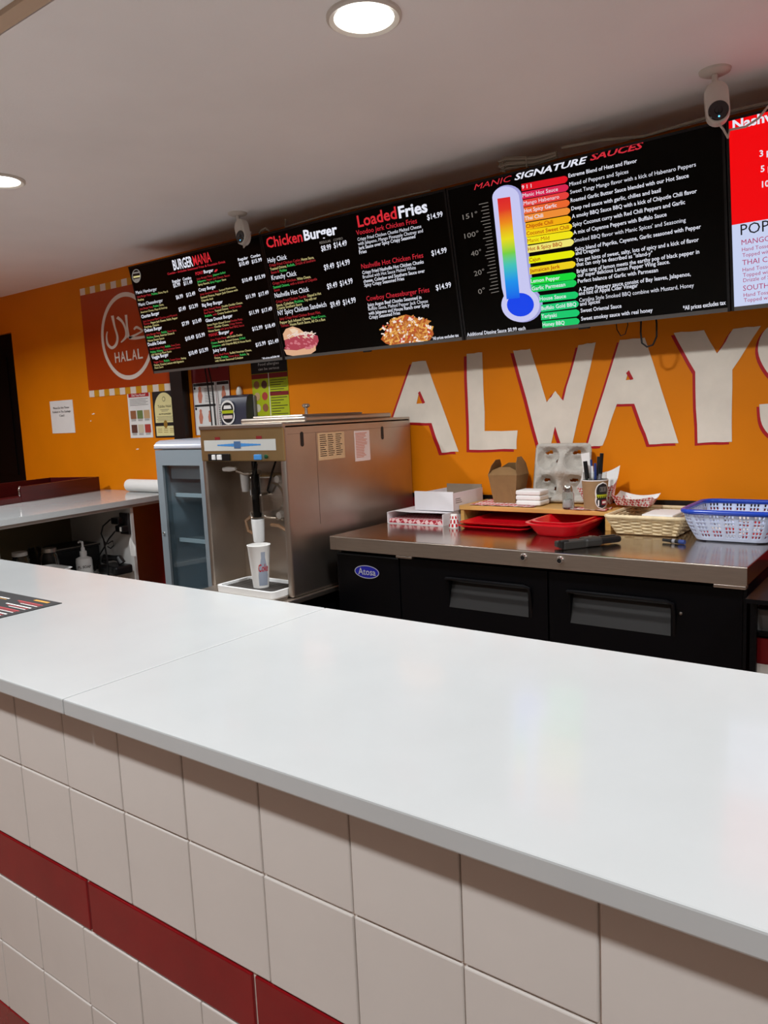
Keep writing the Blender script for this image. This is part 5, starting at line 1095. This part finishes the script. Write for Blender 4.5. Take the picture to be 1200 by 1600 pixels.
# red trays under the riser
def flat_tray(x0, x1, y0, y1, z, h, sp, label, group):
    lp = [rrect(x0+sp,x1-sp,y0+sp,y1-sp,z,.03), rrect(x0+.006,x1-.006,y0+.006,y1-.006,z+h*.85,.03), rrect(x0,x1,y0,y1,z+h*.85,.034), rrect(x0,x1,y0,y1,z+h,.034), rrect(x0+.009,x1-.009,y0+.009,y1-.009,z+h,.03), rrect(x0+sp+.004,x1-sp-.004,y0+sp+.004,y1-sp-.004,z+.003,.028)]
    return solo('serving_tray', MB().loops(lp, 0, True, True), 'tray_red', label, 'tray', group)
flat_tray(-1.535,-1.235,2.505,2.835,Z0,.014,.02,'flat red plastic tray lying on the cooler top under the riser','red trays')
flat_tray(-1.530,-1.230,2.510,2.840,Z0+.0145,.012,.02,'flat red plastic tray stacked on another below the riser','red trays')
def deep(x0, x1, y0, y1, z, h, label):
    t = thing('serving_basket', label, 'basket', ((x0+x1)/2,(y0+y1)/2,z)); sp = .035
    lp = [rrect(x0+sp,x1-sp,y0+sp,y1-sp,z,.05,6), rrect(x0+.008,x1-.008,y0+.008,y1-.008,z+h-.006,.06,6), rrect(x0,x1,y0,y1,z+h-.006,.064,6), rrect(x0,x1,y0,y1,z+h,.064,6), rrect(x0+.010,x1-.010,y0+.010,y1-.010,z+h,.058,6), rrect(x0+sp+.004,x1-sp-.004,y0+sp+.004,y1-sp-.004,z+.004,.048,6)]
    link('basket_shell', MB().loops(lp, 0, True, True), 'tray_red', t)
deep(-1.228,-1.012,2.44,2.79,Z0,.046,'red plastic serving basket under the right half of the riser')
deep(-1.214,-1.026,2.462,2.774,Z0+.012,.0390,'red plastic serving basket nested inside another one')
# black gripping tool
a = PZ(878,858,Z0); b = PZ(966,848,Z0); ax = (b-a); ln = ax.length; ax.normalize(); an = math.atan2(ax.y,ax.x)
tl = thing('plastic_clamp', 'long black plastic clamp lying near the steel edge', 'clamp', (a+b)/2)
def tb(s0, s1, w0, w1, z0, z1, m_, nm, r_=.004): link(nm, MB().rbox((a.x+s0*ln,a.y+w0,Z0+z0),(a.x+s1*ln,a.y+w1,Z0+z1), r_).rotz(an,(a.x,a.y,0)), m_, tl)
tb(-.02,.40,-.020,.004,.0,.026,'tool_plastic','lower_arm'); tb(-.05,.36,.010,.030,.004,.024,'tool_plastic','upper_arm'); tb(-.06,.08,-.018,.002,.003,.030,'black_plastic','jaw'); tb(.34,.66,-.024,.024,.0,.030,'tool_plastic','hinge_block',.010); tb(.60,1.02,-.016,.018,.003,.026,'black_plastic','handle',.009); tb(.66,.94,-.004,.006,.026,.029,'tool_plastic','handle_rib',.001)
link('hinge_pin', MB().lathe([(.006,0),(.006,.004),(.0005,.005)], a+ax*(.5*ln)+Vector((0,0,.029)), 12), 'steel', tl)
# marker lying in front of the wicker basket
a = PZ(1036,847,Z0); b = PZ(1070,851,Z0); a.z = b.z = Z0+.0075
mk = thing('marker', 'dark blue marker lying in front of the wicker basket', 'marker', (a+b)/2-Vector((0,0,.0075))); link('barrel', MB().tube([a, a+(b-a)*.35, a+(b-a)*.36, a+(b-a)*.75], [.005,.0055,.007,.007], 10), 'black_plastic', mk); link('cap', MB().tube([a+(b-a)*.75, b], [.0075,.0072], 10), 'pen_blue', mk); link('print_band', MB().tube([a+(b-a)*.45, a+(b-a)*.58], .0072, 10), 'pen_grey', mk)
# wicker basket
WX0, WX1, WY0, WY1, WH = -.962, -.705, 2.575, 2.86, .066; sl = .028
wk = thing('wicker_basket', 'rectangular cream wicker basket with sloping sides', 'basket', ((WX0+WX1)/2,(WY0+WY1)/2,Z0))
def loop_at(t, off=0): i = sl*(1-t)-off; return WX0+i, WX1-i, WY0+i, WY1-i
wv = MB(); st_ = MB(); rows = 9
def perim(x0,x1,y0,y1,z,n):
    per = 2*((x1-x0)+(y1-y0)); out = []
    for k in range(n):
        d = per*k/n
        if d < x1-x0: out.append((Vector((x0+d,y0,z)),Vector((0,-1,0))))
        elif d < (x1-x0)+(y1-y0): out.append((Vector((x1,y0+d-(x1-x0),z)),Vector((1,0,0))))
        elif d < 2*(x1-x0)+(y1-y0): out.append((Vector((x1-(d-(x1-x0)-(y1-y0)),y1,z)),Vector((0,1,0))))
        else: out.append((Vector((x0,y1-(d-2*(x1-x0)-(y1-y0)),z)),Vector((-1,0,0))))
    return out
NS = 28
for r_ in range(rows):
    t = (r_+.5)/rows; z = Z0+.004+t*(WH-.010)
    pts = perim(*loop_at(t),z,NS*4)
    wv.tube([q_+n_*(.0035*math.sin(2*math.pi*(k/8)+(math.pi if r_ % 2 else 0))) for k, (q_, n_) in enumerate(pts)], .0036, 5, closed=True)
link('weave', wv, 'wicker', wk, kind='stuff')
lo = perim(*loop_at(0),Z0+.002,NS); hi = perim(*loop_at(1),Z0+WH-.004,NS)
for (q0,_),(q1,_) in zip(lo,hi): st_.tube([q0,q1], .0022, 5)
link('stakes', st_, 'wicker_dark', wk, kind='stuff')
rm = rrect(WX0-.004,WX1+.004,WY0-.004,WY1+.004,Z0+WH,.016,4); link('rim', MB().tube(rm, .0065, 8, closed=True), 'wicker', wk)
link('base', MB().box((WX0+sl,WY0+sl,Z0+.001),(WX1-sl,WY1-sl,Z0+.005)), 'wicker_dark', wk, False)
for k in range(7):
    j = rr.uniform(-.008,.008); z = Z0+.0078+.0083*k
    solo('paper_packet', MB().rbox((-.868+j*.4,2.648+j*.5,z),(-.762+j*.4,2.805+j*.5,z+.0080), .003), 'white_paper', 'flat white paper packet, topmost of the pile in the wicker basket' if k == 6 else 'flat white paper packet lower in the pile in the wicker basket', 'packet', 'paper packets')
# blue rimmed plastic basket
BX0, BX1, BY0, BY1, BH = -.702, -.412, 2.525, 2.835, .098; bs = .035
pb = thing('plastic_basket', 'pale blue perforated plastic basket with bright blue rim', 'basket', ((BX0+BX1)/2,(BY0+BY1)/2,Z0))
def blp(t, k=8): i = bs*(1-t)**1.4; return rrect(BX0+i,BX1-i,BY0+i,BY1-i,Z0+.004+t*(BH-.004),.05-.012*(1-t),k)
def resample(lp, n):
    P = lp+[lp[0]]; L_ = [0]
    for i in range(len(P)-1): L_.append(L_[-1]+(P[i+1]-P[i]).length)
    out = []; j = 0
    for k in range(n):
        d = L_[-1]*k/n
        while L_[j+1] < d: j += 1
        out.append(P[j].lerp(P[j+1], (d-L_[j])/(L_[j+1]-L_[j])))
    return out
NB = 25*8; rowsB = 22
loops = [resample(blp(r_/rowsB), NB) for r_ in range(rowsB+1)]
vs = [v for l in loops for v in l]; fs = []
hole_rows = {3,4,6,7,9,10,12,13,15,16,18,19}
for r_ in range(rowsB):
    for k in range(NB):
        c_ = k % 8
        if r_ in hole_rows and c_ in (1,3,5): continue
        k2 = (k+1) % NB; fs.append((r_*NB+k, r_*NB+k2, (r_+1)*NB+k2, (r_+1)*NB+k))
fs.append(tuple(range(NB-1,-1,-1)))
wl = link('basket_wall', MB().add(vs, fs), 'basket_plastic', pb); md = wl.modifiers.new('thickness','SOLIDIFY'); md.thickness = .0022; md.offset = -1
link('rim', MB().tube(blp(1.0), .0085, 10, closed=True), 'basket_blue', pb)
link('foot', MB().rbox((BX0+.07,BY0+.05,Z0),(BX1-.07,BY1-.05,Z0+.0045), .001), 'basket_plastic', pb)
for k, (x, y, z, m_, lb) in enumerate(((-.63,2.64,.006,'ink_red','red sauce packet'),(-.56,2.66,.006,'white_paper','white sauce packet'),(-.50,2.65,.006,'ink_red','red sauce packet'),(-.60,2.72,.006,'white_paper','white sauce packet'),(-.53,2.74,.006,'ink_red','red sauce packet'),(-.58,2.66,.020,'ink_red','red sauce packet'),(-.52,2.70,.020,'white_paper','white sauce packet'),(-.61,2.69,.020,'white_paper','white sauce packet'),(-.53,2.73,.034,'ink_red','red sauce packet'),(-.545,2.72,.048,'white_paper','white sauce packet'))):
    solo('sauce_packet', MB().rbox((x-.028,y-.036,Z0+z),(x+.028,y+.036,Z0+z+.013), .0055, 2).rotz((k*.7)%1.2-.6,(x,y,0)), m_, lb+' inside the perforated plastic basket', 'packet', 'sauce packets')

# ================================================================== RACK BESIDE THE COOLER
rk = thing('storage_rack', 'black metal storage rack standing beside the back bar cooler', 'rack', (-.14,2.42,0))
for x in (-.414,.14):
    for y in (2.190,2.66): link('post', MB().box((x-.008,y-.008,0),(x+.008,y+.008,.9378)), 'black_metal', rk, False)
for z in (.25,.70,.845): link('rack_shelf', MB().box((-.422,2.199,z-.010),(.147,2.651,z)), 'black_metal', rk, False)
link('top_shelf', MB().box((-.424,2.13,.938),(.15,2.68,.950)), 'black_metal', rk, False)  # added shelf, put in to shade the bin and crate below
solo('grey_bin', MB().loops([rrect(-.415,-.10,2.215,2.60,.8455,.01), rrect(-.424,-.08,2.205,2.62,.905,.01), rrect(-.414,-.09,2.215,2.61,.905,.01), rrect(-.405,-.11,2.225,2.59,.851,.01)], 0, True, True), 'bin_dark', 'grey plastic bin on the rack beside the cooler', 'bin')
rcx = thing('red_crate', 'red plastic crate on the middle shelf of the rack', 'crate', (-.25,2.42,.7005)); link('crate_body', MB().loops([rrect(-.418,-.09,2.212,2.60,.7005,.01), rrect(-.424,-.08,2.205,2.61,.826,.01), rrect(-.414,-.09,2.215,2.60,.826,.01), rrect(-.408,-.10,2.222,2.59,.706,.01)], 0, True, True), 'crate_red', rcx); link('crate_label', MB().box((-.412,2.2045,.715),(-.36,2.2075,.755)), 'grey_paper', rcx, False)

flush_text()
# red word on the paper cup: bend flat lettering round the cup wall
def cup_word(word, root):
    cu = bpy.data.curves.new('cup_curve','FONT'); cu.body = word; cu.size = 1; cu.offset = .012; cu.resolution_u = 2; cu.shear = .12
    o = bpy.data.objects.new('cup_curve', cu); col.objects.link(o); bpy.context.view_layer.update(); ev = o.evaluated_get(bpy.context.evaluated_depsgraph_get()); me = ev.to_mesh()
    co = [v.co.copy() for v in me.vertices]; fs = [tuple(q_.vertices) for q_ in me.polygons]; ev.to_mesh_clear(); bpy.data.objects.remove(o); bpy.data.curves.remove(cu)
    w_ = max(c.x for c in co); cx_, cy_, cz_, vw = cp_txt; sc_ = 1.0/w_
    link('cup_lettering', MB().add([cup_pt(vw-.22+(c.x*sc_)*1.12, .066+c.y*.042, .0014) for c in co], fs), 'ink_red', root, False)
cup_word('Coke', cp)
